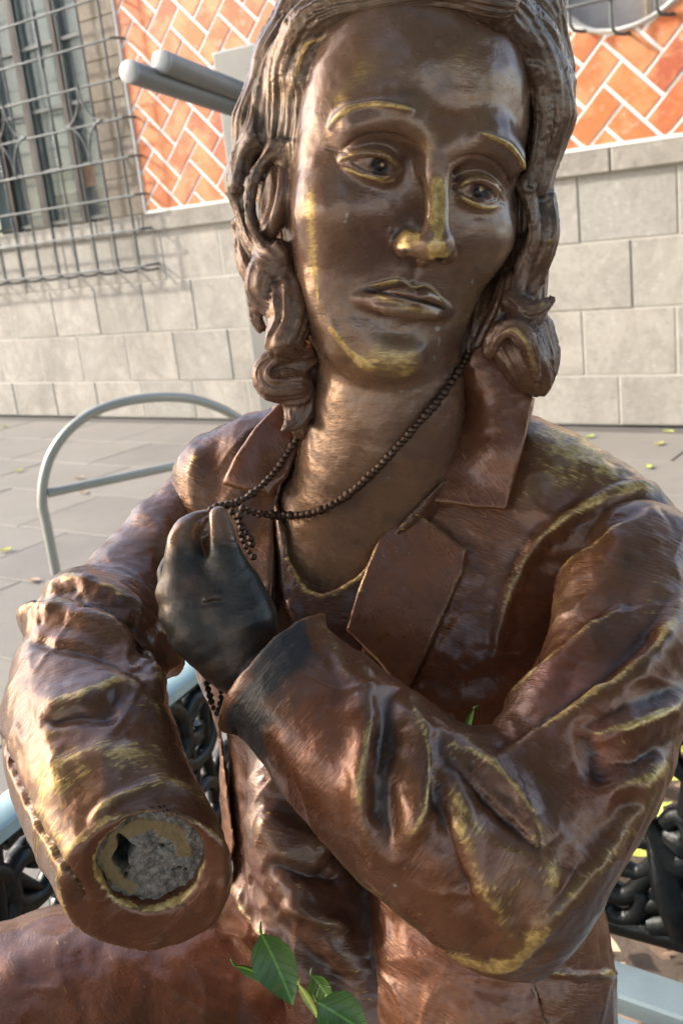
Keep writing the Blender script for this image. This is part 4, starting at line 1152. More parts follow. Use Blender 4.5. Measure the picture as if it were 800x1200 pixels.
def build_necklace(parent, mat):
    nk = empty('necklace', world_loc(parent)); nk.parent = parent; nk.location = (0, 0, 0)
    fs = lambda P: np.minimum(np.minimum(f_headneck(P), f_blouse(P)), f_jacket(P))
    n_, m_ = 8, 5
    V = [(0, 0, 1)]
    for j in range(1, m_):
        th = math.pi * j / m_
        for i in range(n_): a = 2 * math.pi * i / n_; V.append((math.sin(th) * math.cos(a), math.sin(th) * math.sin(a), math.cos(th)))
    V.append((0, 0, -1)); Fc = [(0, 1 + i, 1 + (i + 1) % n_) for i in range(n_)]
    for j in range(m_ - 2):
        for i in range(n_): a = 1 + j * n_; Fc.append((a + i, a + n_ + i, a + n_ + (i + 1) % n_, a + (i + 1) % n_))
    a = 1 + (m_ - 2) * n_; Fc += [(a + i, len(V) - 1, a + (i + 1) % n_) for i in range(n_)]
    mes = []
    for q in range(4):
        W_ = np.array(V) * (1 + .18 * vnoise(np.array(V) * 1.7, q))[:, None]; me = bpy.data.meshes.new('bead'); me.from_pydata([tuple(v) for v in W_], [], Fc)
        me.polygons.foreach_set('use_smooth', np.ones(len(me.polygons), bool)); me.materials.append(mat); mes.append(me)
    pos = []
    A_ = resample([(547, 417), (534, 440), (514, 468), (490, 496), (468, 521), (445, 546), (420, 570), (392, 590), (362, 602), (330, 604), (303, 602), (284, 596)], 7.2)
    B_ = resample([(364, 482), (352, 506), (334, 536), (316, 560), (296, 578), (275, 590), (256, 593), (243, 600)], 6.6)
    for Q, r in ((A_, 5.4), (B_, 4.9)):
        S_ = trace(fs if Q is A_ else (lambda P: np.minimum(fs(P), f_hull2(P) - .0085)), Q[:, 0], Q[:, 1]); zs = S_[:, 2]
        for _ in range(4): zs = np.minimum(zs, np.convolve(np.pad(zs, 2, mode='edge'), [.2] * 5, 'valid'))
        # near the hand the strand leaves the chest and runs to the pinched fingers
        w = np.clip((330 - Q[:, 0]) / 80, 0, 1); w = w * w * (3 - 2 * w); zs = zs - .004 ; zs = zs * (1 - w) + .609 * w
        pos += [(U(x, y, z), r * z / F_PX) for (x, y), z in zip(Q, zs)]
    for pts, z0, z1 in (([(281, 604), (283, 622), (288, 640), (298, 654)], .625, .64), ([(272, 600), (292, 628), (296, 642)], .63, .64),
                        ([(242, 778), (243, 800), (248, 824), (254, 836)], .655, .655), ([(262, 780), (260, 805), (258, 828), (254, 838)], .65, .652)):
        Q = resample(pts, 7.5); zz = np.linspace(z0, z1, len(Q)); pos += [(U(x, y, z), 4.4 * z / F_PX) for (x, y), z in zip(Q, zz)]
    base = world_loc(nk)
    for i, (p, r) in enumerate(pos):
        o = bpy.data.objects.new('bead', mes[i % 4]); COL.objects.link(o); o.parent = nk
        o.location = Vector(to_world(p) - base); q_ = random.uniform(.82, 1.18); o.scale = (r * q_, r * q_ * random.uniform(.75, 1.1), r * q_ * random.uniform(.8, 1.05)); o.rotation_euler = (random.random() * 3, random.random() * 3, random.random() * 3)
    m = MB(); m.tube([to_world(p - np.array([0, 0, -.001])) for p, r in pos[:len(A_)]], .0011, 6); m.build('cord', mat, nk, True)
    m = MB(); m.tube([to_world(p - np.array([0, 0, -.001])) for p, r in pos[len(A_):len(A_) + len(B_)]], .0011, 6); m.build('cord', mat, nk, True)
def build_stump(parent):
    """the filled end of the broken forearm: grey core, ochre metal, a deep hole"""
    e1 = np.cross(SN, [0, 1., 0]); e1 /= np.linalg.norm(e1)
    if e1[0] < 0: e1 = -e1
    e2 = np.cross(SN, e1);  e2 = e2 if e2[1] > 0 else -e2
    R_ = .0285; n = 150; g = np.linspace(-R_, R_, n); X, Y = np.meshgrid(g, g, indexing='ij'); r = np.hypot(X, Y)
    P2 = np.stack([X.ravel(), Y.ravel(), 0 * X.ravel()], 1)
    nz = .0016 * fbm(P2 * 260, 4, 2) + .0014 * vnoise(P2 * 90, 7)
    x, y = X.ravel(), Y.ravel(); rr_ = r.ravel(); an = np.arctan2(y, x)
    wob = .0016 * vnoise(P2 * 150, 5)
    ring = np.abs(rr_ + wob - .0195 - .003 * np.cos(an - 2.2)) - .0034
    ring = np.where((an > .15) & (an < 1.9), .01, ring)
    ringm = np.clip(.5 - ring / .0012, 0, 1)
    hx = x + .0135 + .0016 * np.sin(y * 420 + 1) + wob * .8; hy = (y + .001) / 2.9
    hole = np.hypot(hx, hy) - .0036
    hm = np.clip(.8 - hole / .0010, 0, 1)
    for (cx, cy, rad) in ((.0065, -.004, .0012), (.0150, .0095, .0014), (.0185, .0110, .0010), (.0120, .0102, .0008), (-.0115, .0135, .0010)):
        hm = np.maximum(hm, np.clip(.5 - (np.hypot(x - cx + wob * .6, y - cy + wob * .4) - rad) / .0006, 0, 1))
    nz = nz * (1 - .75 * ringm) + ringm * .0008
    dep = nz - hm * .009 + .0015 * np.exp(-((rr_ - .010) / .006) ** 2)
    keep = rr_ < R_
    V = ST + SN * (-.0085) + np.outer(x, e1) + np.outer(y, e2) + np.outer(dep, SN)
    idx = np.arange(n * n).reshape(n, n); Q = np.stack([idx[:-1, :-1], idx[1:, :-1], idx[1:, 1:], idx[:-1, 1:]], -1).reshape(-1, 4)
    Q = Q[keep[Q].all(1)]; nrm = np.cross(V[Q[0][1]] - V[Q[0][0]], V[Q[0][2]] - V[Q[0][0]])
    if nrm @ SN < 0: Q = Q[:, ::-1]
    us = np.unique(Q); mp = np.full(n * n, -1); mp[us] = np.arange(len(us))
    m = NT('broken_core'); ob = m.coord('Object'); rg, ho = m.attr('ring'), m.attr('hole')
    n1 = m.noise(ob, 260, 5, .7); n2 = m.noise(ob, 700, 3, .6)
    c = m.mix(m.mrange(n1, .35, .65), (.12, .092, .072), (.32, .265, .215)); c = m.mix(m.mrange(n2, .62, .74), c, (.62, .57, .5))
    c = m.mix(m.mrange(n1, .36, .30), c, (.05, .04, .035))
    c = m.mix(m.math('MULTIPLY', rg, .95), c, m.mix(n1, (.20, .125, .05), (.34, .215, .09))); c = m.mix(ho, c, (.004, .003, .003))
    mt = m.set(base=c, rough=.8, normal=m.bump(n2, .0012, .8))
    o = mesh_obj('core_fill', to_world(V[us]), mp[Q], mt, parent, True, None, {'ring': ringm[us], 'hole': hm[us]})
    return o

def folds(s, L):
    for row in L:
        pts, w, wb, amp, wear = row[:5]; kw = row[5] if len(row) > 5 else {}
        s.brush(pts, w, amp, wb=wb, attrs={'wear': wear} if wear else None, aw=kw.pop('aw', None), jit=kw.pop('jit', 1.6), **kw)
def finish(s, amp=.0008, sc=60, seed=3):
    r = 1 - np.abs(vnoise(s.V * 26 + 2 * vnoise(s.V * 14, 5)[:, None], seed + 4)) * 2
    s.displace(amp * fbm(s.V * sc, 3, seed) + .0010 * r * np.abs(r)); return s
def build_coat(parent, M):
    out = []
    h = DETAIL
    # body of the jacket
    s = mesh_sdf(f_jacket, np.array([-.16, -.13, .58]), np.array([.27, .44, .97]), h, 2)
    folds(s, [
        ([(800, 572), (752, 570), (708, 581), (668, 602), (636, 626), (610, 662), (590, 710), (574, 790)], 12, 6, .0040, .4, dict(aw=3, taper=.25)),
        ([(815, 574), (752, 571), (708, 583), (672, 601), (645, 620)], 6, 5, .0006, 1., dict(aw=6, taper=.3)),
        ([(640, 482), (700, 524), (760, 566)], 8, 8, .001, .35, dict(aw=30)),
        ([(300, 475), (285, 520), (280, 590), (276, 650)], 12, 20, .003, .3, dict(taper=.3)),
        ([(258, 490), (250, 560), (256, 640)], 14, 14, -.002, 0, dict(taper=.3)),
        ([(232, 520), (224, 580), (232, 630)], 8, 8, .002, .4, dict(aw=5)),
        ([(545, 660), (520, 730), (490, 800), (470, 860)], 8, 14, .002, 0),
        ([(470, 780), (530, 800), (580, 790)], 20, 20, -.003, 0),
        ([(625, 1060), (622, 1130), (640, 1200)], 2, 2, -.0028, 0, dict(taper=.05)),
        ([(622, 1125), (660, 1142), (725, 1140)], 3, 3, .0025, .8, dict(aw=3)),
        ([(705, 1030), (718, 1080), (727, 1120), (722, 1170)], 6, 6, .001, .5, dict(aw=3)),
        ([(412, 1040), (420, 1090), (436, 1160), (442, 1200)], 3, 3, .0012, .4, dict(aw=3)),
        ([(600, 600), (650, 560), (720, 550)], 14, 14, .0015, .3, dict(aw=20)),
    ])
    s.blob(700, 545, 70, 30, 32, attrs={'wear': .4}); s.blob(640, 520, 40, 30, 32, attrs={'wear': .2})
    s.blob(520, 720, 140, 140, attrs={'red': .55}); s.blob(560, 1120, 150, 90, attrs={'red': .65})
    finish(s); s.flow = np.stack([s.V[:, 0] * .9 + s.V[:, 1] * .4, s.V[:, 1] * .9 - s.V[:, 0] * .4, s.V[:, 2]], 1)
    jb = s.build('jacket_body', M['coat'], parent); out.append(s)
    # right sleeve (towards the viewer's right), raised forearm
    s = mesh_sdf(f_rsleeve, np.array([-.10, -.04, .46]), np.array([.27, .29, .74]), h, 2)
    folds(s, [
        ([(772, 596), (735, 620), (700, 650), (655, 688), (612, 724), (570, 758)], 30, 6, .0085, .9, dict(aw=2.2, taper=.25)),
        ([(735, 704), (700, 735), (655, 778), (612, 816), (578, 850)], 32, 6, .0085, .9, dict(aw=2.2, taper=.3)),
        ([(800, 690), (768, 750), (728, 794), (690, 824), (640, 862), (580, 896)], 32, 7, .0110, 1.1, dict(aw=2.8, taper=.25)),
        ([(808, 806), (785, 824), (748, 842), (705, 856), (680, 862)], 26, 12, .0085, 1.1, dict(aw=3.6, taper=.3)),
        ([(790, 872), (752, 906), (712, 920), (690, 922)], 18, 10, .0050, .5, dict(aw=2.6, taper=.3)),
        ([(688, 840), (694, 880), (706, 930)], 16, 16, -.0050, 0, dict(taper=.3)),
        ([(690, 745), (668, 790), (650, 812)], 16, 16, -.0030, 0, dict(taper=.3)),
        ([(778, 880), (742, 948), (704, 1002), (664, 1052), (622, 1108)], 24, 10, .0050, .3, dict(aw=8, taper=.2)),
        ([(765, 630), (742, 690), (712, 750), (690, 800)], 24, 24, -.0030, 0, dict(taper=.3)),
        ([(522, 870), (562, 893), (604, 932), (640, 985)], 18, 9, .0062, .9, dict(aw=2.2, taper=.35)),
        ([(520, 884), (556, 920), (598, 962), (640, 1004)], 4, 14, -.0050, 0, dict(taper=.4)),
        ([(524, 915), (548, 958), (588, 992), (640, 1012)], 8, 26, .0016, .35, dict(aw=2.8, taper=.35)),
        ([(420, 760), (432, 850), (424, 935), (440, 1020)], 14, 20, .0060, .8, dict(aw=2.6, taper=.35)),
        ([(458, 800), (454, 880), (450, 950), (462, 1010)], 17, 17, -.0055, 0, dict(taper=.3)),
        ([(470, 810), (500, 880), (496, 950), (456, 1014)], 14, 18, .0050, .65, dict(aw=2.6, taper=.35)),
        ([(500, 860), (518, 945), (548, 1035), (580, 1110)], 16, 16, -.0060, 0, dict(taper=.3)),
        ([(528, 900), (548, 985), (580, 1060), (612, 1115)], 14, 22, .0040, .4, dict(taper=.3, aw=6)),
        ([(290, 925), (350, 985), (420, 1040), (490, 1095), (560, 1128), (600, 1126), (640, 1085), (690, 1020)], 12, 9, .002, .8, dict(aw=7)),
        ([(622, 960), (642, 1010), (634, 1070), (606, 1120)], 22, 22, .0040, .45, dict(aw=9, taper=.3)),
        ([(368, 724), (392, 760), (410, 800)], 8, 8, .0015, .3),
    ])
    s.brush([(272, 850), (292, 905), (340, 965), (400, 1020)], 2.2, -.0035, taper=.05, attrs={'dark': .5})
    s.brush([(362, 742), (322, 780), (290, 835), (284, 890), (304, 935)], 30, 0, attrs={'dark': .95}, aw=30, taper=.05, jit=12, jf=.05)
    s.blob(655, 790, 34, 46, attrs={'red': 1.}); s.blob(700, 890, 40, 70, attrs={'red': 1.}); s.blob(370, 900, 50, 80, attrs={'red': .6}); s.blob(540, 1020, 80, 70, attrs={'red': .5})
    s.blob(418, 814, 5, 4, attrs={'pat': .7}); s.blob(343, 756, 14, 6, -30, attrs={'pat': .35}); s.blob(462, 1038, 3, 3, attrs={'pat': 1.})
    s.blob(620, 720, 50, 90, 30, attrs={'wear': .28}); s.blob(560, 850, 30, 60, 30, attrs={'wear': .22}); s.blob(600, 1060, 25, 60, attrs={'wear': .25}); s.blob(770, 680, 30, 50, attrs={'wear': .22})
    finish(s)
    fl1, d1 = flow_from(s.V, R_UP); fl2, d2 = flow_from(s.V, R_FO)
    s.flow = np.where((d1 < d2)[:, None], fl1, fl2)[:, [1, 0, 2]]
    s.build('sleeve', M['coat'], parent); out.append(s)
    # left sleeve, broken off at the wrist
    s = mesh_sdf(f_lsleeve, np.array([-.25, -.05, .42]), np.array([-.05, .24, .86]), h, 2)
    folds(s, [
        ([(52, 712), (80, 690), (110, 694), (150, 716), (184, 752), (205, 800)], 18, 8, .0100, .6, dict(aw=3, taper=.12)),
        ([(66, 712), (110, 718), (148, 742), (180, 790)], 8, 10, -.0070, 0, dict(taper=.2)),
        ([(26, 742), (48, 722), (90, 726), (130, 742), (164, 778), (180, 830)], 12, 9, .0110, .5, dict(aw=3, taper=.1)),
        ([(36, 752), (80, 758), (120, 768), (160, 800)], 6, 8, -.0040, 0),
        ([(40, 832), (80, 824), (118, 812), (142, 806), (170, 832), (196, 880)], 26, 16, .0065, .95, dict(aw=4, taper=.3)),
        ([(50, 850), (100, 838), (140, 840)], 9, 9, -.0030, 0),
        ([(60, 905), (120, 880), (170, 890), (210, 920)], 14, 16, .0020, .35, dict(aw=12)),
        ([(104, 965), (128, 942), (160, 924), (188, 915), (222, 928), (248, 962), (263, 1005), (262, 1050)], 6, 6, .0016, .95, dict(aw=4, taper=.05)),
        ([(236, 1096), (258, 1062), (264, 1030)], 4, 4, .0010, .6, dict(aw=3)),
        ([(0, 858), (22, 922), (56, 985), (84, 1022), (102, 1052)], 2.4, 2.4, -.0045, 0, dict(taper=.05)),
        ([(150, 590), (182, 612), (205, 650)], 14, 14, .0030, .1),
        ([(60, 800), (58, 870), (75, 940)], 12, 20, .0020, .5, dict(aw=20)),
        ([(180, 640), (200, 690), (205, 740)], 6, 6, -.002, 0),
    ])
    s.brush([(176 + 62 * math.cos(a), 1013 + 58 * math.sin(a)) for a in np.linspace(0, 6.28, 18)], 3, .0006, attrs={'wear': .8}, aw=2.6, taper=0)
    s.blob(110, 900, 50, 40, attrs={'wear': .4}); s.blob(205, 900, 40, 40, attrs={'wear': .45}); s.blob(60, 970, 30, 70, -25, attrs={'wear': .45})
    s.blob(190, 1075, 70, 34, attrs={'red': .8, 'wear': -.3}); s.blob(235, 980, 20, 40, attrs={'red': .6, 'wear': -.3}); s.blob(90, 780, 60, 30, attrs={'wear': -.2})
    finish(s)
    x_ = s.V - ST; pl_ = x_ @ SN; rd_ = np.sqrt(np.maximum((x_ ** 2).sum(1) - pl_ ** 2, 0)); mk = (pl_ > -.0022) & (rd_ < .075) & ((s.normals() @ SN) > .8)
    s.A['red'][mk] = .4; s.A['wear'][mk] = np.minimum(s.A['wear'][mk], -.35)
    mk = (np.abs(pl_ + .0022) < .0016) & ((s.normals() @ SN) > .25) & ((s.normals() @ SN) < .85); s.A['wear'][mk] = .9
    fl1, d1 = flow_from(s.V, L_UP); fl2, d2 = flow_from(s.V, L_FO)
    s.flow = np.where((d1 < d2)[:, None], fl1, fl2)[:, [1, 0, 2]]
    s.build('sleeve', M['coat'], parent); out.append(s)
    # blouse under the jacket
    s = mesh_sdf(f_blouse, np.array([-.14, -.03, .64]), np.array([.12, .44, .92]), .0020, 2)
    folds(s, [
        ([(332, 612), (340, 655), (354, 686), (376, 698), (402, 690), (430, 668), (448, 640)], 3, 3, .0015, .5, dict(aw=3, taper=.03)),
        ([(340, 700), (352, 740), (370, 770)], 7, 7, .003, 0),
        ([(285, 940), (320, 985), (350, 1040), (400, 1110), (440, 1180)], 18, 26, .006, .2, dict(aw=6, taper=.3)),
        ([(275, 1000), (300, 1050), (350, 1110), (420, 1170)], 16, 16, -.006, 0),
        ([(300, 960), (340, 975), (390, 1000)], 14, 22, .007, .1),
        ([(310, 1010), (360, 1025), (405, 1030)], 8, 12, -.005, 0),
        ([(330, 1060), (370, 1075), (412, 1090)], 9, 9, .004, .1),
        ([(268, 1020), (290, 1070), (330, 1120)], 5, 5, .004, .3),
    ])
    s.A['red'] = s.attr('red') + .2
    finish(s); s.build('blouse', M['cloth'], parent); out.append(s)
    # skirt over the thighs
    s = mesh_sdf(f_thigh, np.array([-.36, .28, .56]), np.array([.17, .46, .95]), .0030, 2)
    folds(s, [([(270, 1090), (300, 1130), (330, 1180)], 8, 8, .003, .2), ([(120, 1110), (180, 1150), (260, 1200)], 14, 14, .002, .15, dict(aw=5)), ([(0, 1140), (60, 1110), (120, 1100)], 20, 20, .003, .1)])
    s.A['red'] = s.attr('red') + .35
    s.flow = np.stack([s.V[:, 0] * .8 + s.V[:, 1] * .6, s.V[:, 1] * .8 - s.V[:, 0] * .6, s.V[:, 2]], 1)
    finish(s, .001, 30); s.build('skirt', M['coat'], parent); out.append(s)
    return out
DETAIL_FACE = 0.0010; DETAIL = 0.0017
def tick(n): print('TICK', n, round(time.time() - T0, 1))
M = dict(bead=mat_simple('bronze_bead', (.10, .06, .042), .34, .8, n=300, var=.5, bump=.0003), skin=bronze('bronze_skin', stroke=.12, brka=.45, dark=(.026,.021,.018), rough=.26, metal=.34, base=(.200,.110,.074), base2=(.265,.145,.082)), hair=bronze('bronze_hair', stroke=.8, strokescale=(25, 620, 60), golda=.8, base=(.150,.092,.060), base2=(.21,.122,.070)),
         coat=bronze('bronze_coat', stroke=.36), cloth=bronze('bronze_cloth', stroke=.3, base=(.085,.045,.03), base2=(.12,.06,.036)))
root = empty('bronze_statue', UW(450, 1200, .80), 'brown bronze statue of a seated woman in a jacket, one hand missing, on the bench', 'statue')
body = build_body(root, M['skin']); body.build('body', M['skin'], root); tick('body')
build_hair(root, M['hair']); tick('hair')
coat = build_coat(root, M); tick('coat')
build_lapels(root, M['coat']); build_necklace(root, M['bead']); build_stump(root); tick('details')
# ------------------------------------------------------------------ steel post with two tube arms
PZ = 2.75
def vplane_n(px, py, z):   # vertical plane facing the viewer through that point
    p = UW(px, py, z); n = p - C_POS; n[2] = 0; return p, n / np.linalg.norm(n)
post = empty('steel_post', [*UW(300, 120, PZ)[:2], 0], 'galvanised square steel post with two round tube arms, behind the statue', 'post')
pa, pb, pc = UW(248, 63, PZ), UW(312, 46, PZ * .965), UW(334, 50, PZ * 1.02)
X = pb - pa; X[2] = 0; wx = np.linalg.norm(X); X /= wx; Y = np.cross(X, [0, 0, 1.])      # Y towards the viewer
top = pb[2]
m = MB(); c = (pa + pb) / 2 - Y * wx * .5; c[2] = top / 2
m.box([c[0], c[1], top / 2], (wx, wx, top), X, Y, (0, 0, 1), bev=0)
o = m.build('post', MS['steel'], post)
bv = o.modifiers.new('bevel', 'BEVEL'); bv.width = .006; bv.segments = 3
cs = []
for (e0, e1, r, z0, z1) in (((152, 84), (292, 131), 13.2, 2.33, 2.78), ((190, 72), (310, 119), 13.2, 2.38, 2.80)):
    a, b = UW(*e0, z0), UW(*e1, z1); rr = r * z0 / F_PX
    m = MB(); dr = (b - a) / np.linalg.norm(b - a)
    m.tube([a, b], rr, 24); t = auto_smooth(m.build('arm', MS['steel'], post), 40)
    m = MB(); m.tube([a - dr * .006, a - dr * .004, a + dr * .004], [rr * .80, rr * 1.0, rr * 1.03], 24); auto_smooth(m.build('cap', mat_simple('pale_cap', (.34, .35, .35), .4, .2), post), 30)
# ------------------------------------------------------------------ hoop stand
gA = ground_pt(78, 790)
nA = np.array([gA[0], gA[1], 0.]); nA /= np.linalg.norm(nA)
zA = ray_plane(55, 577, gA, nA)[2]
A_ = ray_plane(55, 577, gA, nA); B_ = ground_pt(205, 545, zA)
hd = B_ - A_; hd[2] = 0; hd /= np.linalg.norm(hd); hn = np.cross(hd, [0, 0, 1.])
def hp(px, py): return ray_plane(px, py, gA, hn)
hoop = empty('hoop_stand', gA, 'pale grey steel hoop stand with one crossbar on the pavement', 'hoop stand')
P_ = [hp(*q) for q in ((50, 590), (52, 560), (62, 530), (83, 502), (114, 481), (160, 468), (212, 466), (250, 475), (286, 495))]
A0 = P_[0]; left = [np.array([A0[0], A0[1], z]) for z in (0, A0[2] * .5, A0[2] * .9)]
endp = P_[-1] + hd * .06 - np.array([0, 0, .10])
right = [endp, endp + hd * .03 - np.array([0, 0, .2]), np.array([*(endp + hd * .03)[:2], 0])]
Q = [tuple(p) for p in catmull(np.array(left + P_ + right), 5)]
rad = 5.6 * np.linalg.norm(hp(60, 560) - C_POS) / F_PX
m = MB(); m.tube(Q, rad, 16); auto_smooth(m.build('hoop', MS['hoop'], hoop), 60)
m = MB(); c0 = hp(56, 578); c1 = hp(206, 546); L_ = np.dot(np.array(right[-1]) - c0, hd); m.tube([c0, c0 + hd * L_], rad * .95, 16); auto_smooth(m.build('crossbar', MS['hoop'], hoop), 60)

# ------------------------------------------------------------------ bench
SEAT_Z = .47
bench = empty('bench', [*UW(500, 1100, 1.1)[:2], 0], 'ornate black cast iron bench with pale teal slats and armrest', 'bench')
def scroll(c, r0, r1, a0, turns, X, Z, n=26):
    return [c + (X * math.cos(a) + Z * math.sin(a)) * (r0 + (r1 - r0) * t) for t, a in ((k / n, a0 + turns * 2 * math.pi * k / n) for k in range(n + 1))]
# armrest
ar0, ar1 = ground_pt(-70, 1012, .72), ground_pt(262, 752, .72)
ax = ar1 - ar0; La = np.linalg.norm(ax); ax /= La; ay = np.cross([0, 0, 1.], ax)
m = MB(); prof = [(-.028, -.010), (-.028, .004), (-.018, .011), (.018, .011), (.028, .004), (.028, -.010)]
V = []; 
for p, s_ in ((ar0, 1), (ar1, 1)):
    V += [p + ay * a + np.array([0, 0, 1.]) * b for a, b in prof]
k = len(prof); Fq = [tuple(range(k)), tuple(range(2 * k - 1, k - 1, -1))] + [(i, (i + 1) % k, k + (i + 1) % k, k + i) for i in range(k)]
m.add(V, Fq); auto_smooth(m.build('armrest', MS['slat'], bench), 35)
Zu = np.array([0, 0, 1.])
def iron(name, pts, r, flat=None, parent=None):
    mm = MB(); mm.tube(pts, r, 10, flat=flat); return auto_smooth(mm.build(name, MS['black'], parent or bench), 70)
side = empty('side_panel', world_loc(bench)); side.parent = bench; side.location = (0, 0, 0)
iron('rail', [ar0 - Zu * .022, ar1 - Zu * .022], .011, parent=side)
iron('rail', [ar0 - Zu * .30, ar1 - Zu * .30], .013, parent=side)
rr = random.Random(4)
nx = 8
for i in range(nx):
    for lv in (0, 1):
        c = ar0 + ax * (La * (i + .5) / nx) - Zu * (.085 + .14 * lv); s_ = 1 if (i + lv) % 2 else -1; w_ = La / nx
        iron('scroll', scroll(c, .010, .062, rr.uniform(-.5, .5) + math.pi * lv, s_ * 1.35, ax, Zu), [.010] * 5 + [.013] * 22, parent=side)
        for q in range(3):
            a = rr.uniform(0, 6.28); p = c + ax * rr.uniform(-.04, .04) + Zu * rr.uniform(-.05, .05); dr = ax * math.cos(a) + Zu * math.sin(a)
            iron('leaf', [p + dr * t + ay * .012 * math.sin(t * 60) for t in np.linspace(0, .065, 6)], [.005, .014, .019, .016, .011, .004], .6, parent=side)
    c = ar0 + ax * (La * i / nx) - Zu * .15
    iron('stem', [c + Zu * .13, c + ax * .02 * s_, c - Zu * .14], .010, parent=side)
# seat slats (run along the bench)
s0, s1 = ground_pt(724, 1125, SEAT_Z), ground_pt(800, 1150, SEAT_Z)
sx = s1 - s0; sx /= np.linalg.norm(sx); sy = np.cross(sx, [0, 0, 1.])
q0 = ground_pt(718, 1165, SEAT_Z); sw = abs(np.dot(q0 - s0, sy)); 
if np.dot(q0 - s0, sy) < 0: sy = -sy
pit = np.dot(ground_pt(712, 1184, SEAT_Z) - s0, sy)
for k in range(6):
    c = s0 + sx * (.30) + sy * (pit * k + sw / 2) - Zu * .012
    m = MB(); m.box(c, (1.2, sw, .024), sx, np.cross(Zu, sx), Zu, bev=.003); auto_smooth(m.build('slat', MS['slat2'], bench), 30)
# back panel of cast scrolls on the viewer's right
bn = np.cross(sx, Zu); b0 = s0 - sy * .07
def bp(px, py): return ray_plane(px, py, b0, sy)
back = empty('back_panel', world_loc(bench)); back.parent = bench; back.location = (0, 0, 0)
def castp(name, pts, r, m_=4): 
    Q = catmull(np.array([bp(*p) for p in pts]), m_); rr_ = np.interp(np.linspace(0, 1, len(Q)), np.linspace(0, 1, len(r)), r) if not np.isscalar(r) else r
    return iron(name, list(Q), list(rr_) if not np.isscalar(r) else r, parent=back)
castp('rail', [(560, 1030), (680, 1068), (760, 1090), (880, 1122)], .016)
castp('stem', [(757, 922), (750, 935), (752, 958), (768, 975), (776, 996), (782, 1030), (790, 1060), (800, 1095)], [.016, .010, .013, .016, .019, .022, .022, .018])
castp('stem', [(764, 918), (756, 914), (748, 920)], [.011, .014, .010])
castp('leaf', [(776, 975), (800, 985), (830, 990)], [.012, .022, .02])
castp('leaf', [(742, 966), (750, 960), (744, 940), (738, 968), (744, 982), (762, 985), (774, 990)], [.008, .012, .008, .009, .011, .012, .012])
castp('scroll', [(700, 1010), (722, 1012), (748, 1022), (768, 1012), (778, 1000)], [.014, .011, .010, .013, .013])
castp('scroll', [(712, 1042), (735, 1048), (755, 1030), (772, 1016)], [.017, .013, .011, .012])
castp('scroll', [(712, 1008), (704, 1030), (708, 1060), (730, 1075), (748, 1068), (752, 1050), (740, 1040)], [.013, .015, .016, .014, .013, .012, .012])
castp('scroll', [(752, 1062), (775, 1056), (790, 1040), (800, 1050), (790, 1078), (765, 1084)], [.010, .012, .013, .014, .016, .016])
castp('scroll', [(775, 990), (795, 1010), (815, 1000), (812, 970), (795, 955), (780, 965)], [.018, .020, .02, .018, .013, .012])
castp('boss', [(753, 1062), (753, 1064)], .012)
castp('boss', [(768, 1048), (768, 1050)], .010)
castp('rail', [(745, 752), (782, 748), (830, 745)], .012)
castp('stem', [(803, 752), (810, 830), (812, 900), (805, 960)], [.012, .010, .012, .014])
for (px_, py_) in ((815, 880), (640, 1010), (600, 960), (850, 1040), (860, 960)):
    c = bp(px_, py_); iron('scroll', scroll(c, .01, .05, rr.uniform(0, 6), 1.3, sx, Zu), .011, parent=back)
for t in (-.85, .62):
    for d_ in (0.0, .40):
        p = s0 + sx * t + sy * d_; iron('leg', [p - Zu * .03, p - Zu * .25 + sy * .03, [p[0], p[1], 0.0]], [.02, .016, .022])

# ------------------------------------------------------------------ soil bed and leaves
def leaf_mesh(L=.07, W=.03, curl=.3, n=7):
    V, F = [], []
    for i in range(n + 1):
        t = i / n; w = W * math.sin(math.pi * min(1, t ** .85)) ** .8 * (1 - .25 * t); x = L * (t - .5); z = curl * L * (t - .5) ** 2
        V += [(x, -w / 2, z + .18 * w), (x, 0, z - .06 * w), (x, w / 2, z + .18 * w)]
    for i in range(n):
        for j in (0, 1): a = i * 3 + j; F.append((a, a + 1, a + 4, a + 3))
    # thin solid
    nv = len(V); V += [(x, y, z - .0006) for x, y, z in V]
    F += [tuple(nv + q for q in f[::-1]) for f in F[:n * 2]]
    # stalk
    return V, F
def leaf_obj(name, mat, L, W, curl, parent=None):
    V, F = leaf_mesh(L, W, curl); m = MB(); m.add(V, F)
    m.tube([(-L * .5, 0, curl * L * .25), (-L * .56, .001, curl * L * .24), (-L * .63, .003, curl * L * .20)], [.0012, .0010, .0005], 5)
    o = m.build(name, mat, parent, True, (0, 0, 0)); return o
bed = MB(); nx_, ny_ = 50, 60; VV = []; rr = np.random.RandomState(3)
us = np.linspace(BED_U + .0, 6.5, nx_); ds = np.linspace(BED_D, 7.2, ny_)
G = np.array([[u, d, 0] for d in ds for u in us]); hh = .012 + .010 * fbm(G * 5, 3, 2) + .005 * fbm(G * 22, 2, 6)
bed.add([wp(q[0], h_, q[1]) for q, h_ in zip(G, hh)], [(j * nx_ + i, j * nx_ + i + 1, (j + 1) * nx_ + i + 1, (j + 1) * nx_ + i) for j in range(ny_ - 1) for i in range(nx_ - 1)])
tag(bed.build('soil_bed', MS['soil'], smooth=True), kind='structure')
m = MB(); m.box(wp(BED_U - .05, .02, (BED_D + 7.2) / 2), (.10, 7.2 - BED_D, .10), WX, WNRM, WZ, bev=.008)
m.box(wp((BED_U + 6.5) / 2, .02, BED_D - .05), (6.5 - BED_U + .2, .098, .10), WX, WNRM, WZ, bev=.008); tag(m.build('kerb', MS['curb']), kind='structure')
Lv, Lf = leaf_mesh(.075, .034, .5, 4)
Lv = np.array(Lv); LVs = []; LFs = []; rr = np.random.RandomState(11); n0 = 0
base_f = [f for f in Lf[:8]]
Lt = Lv[:15]
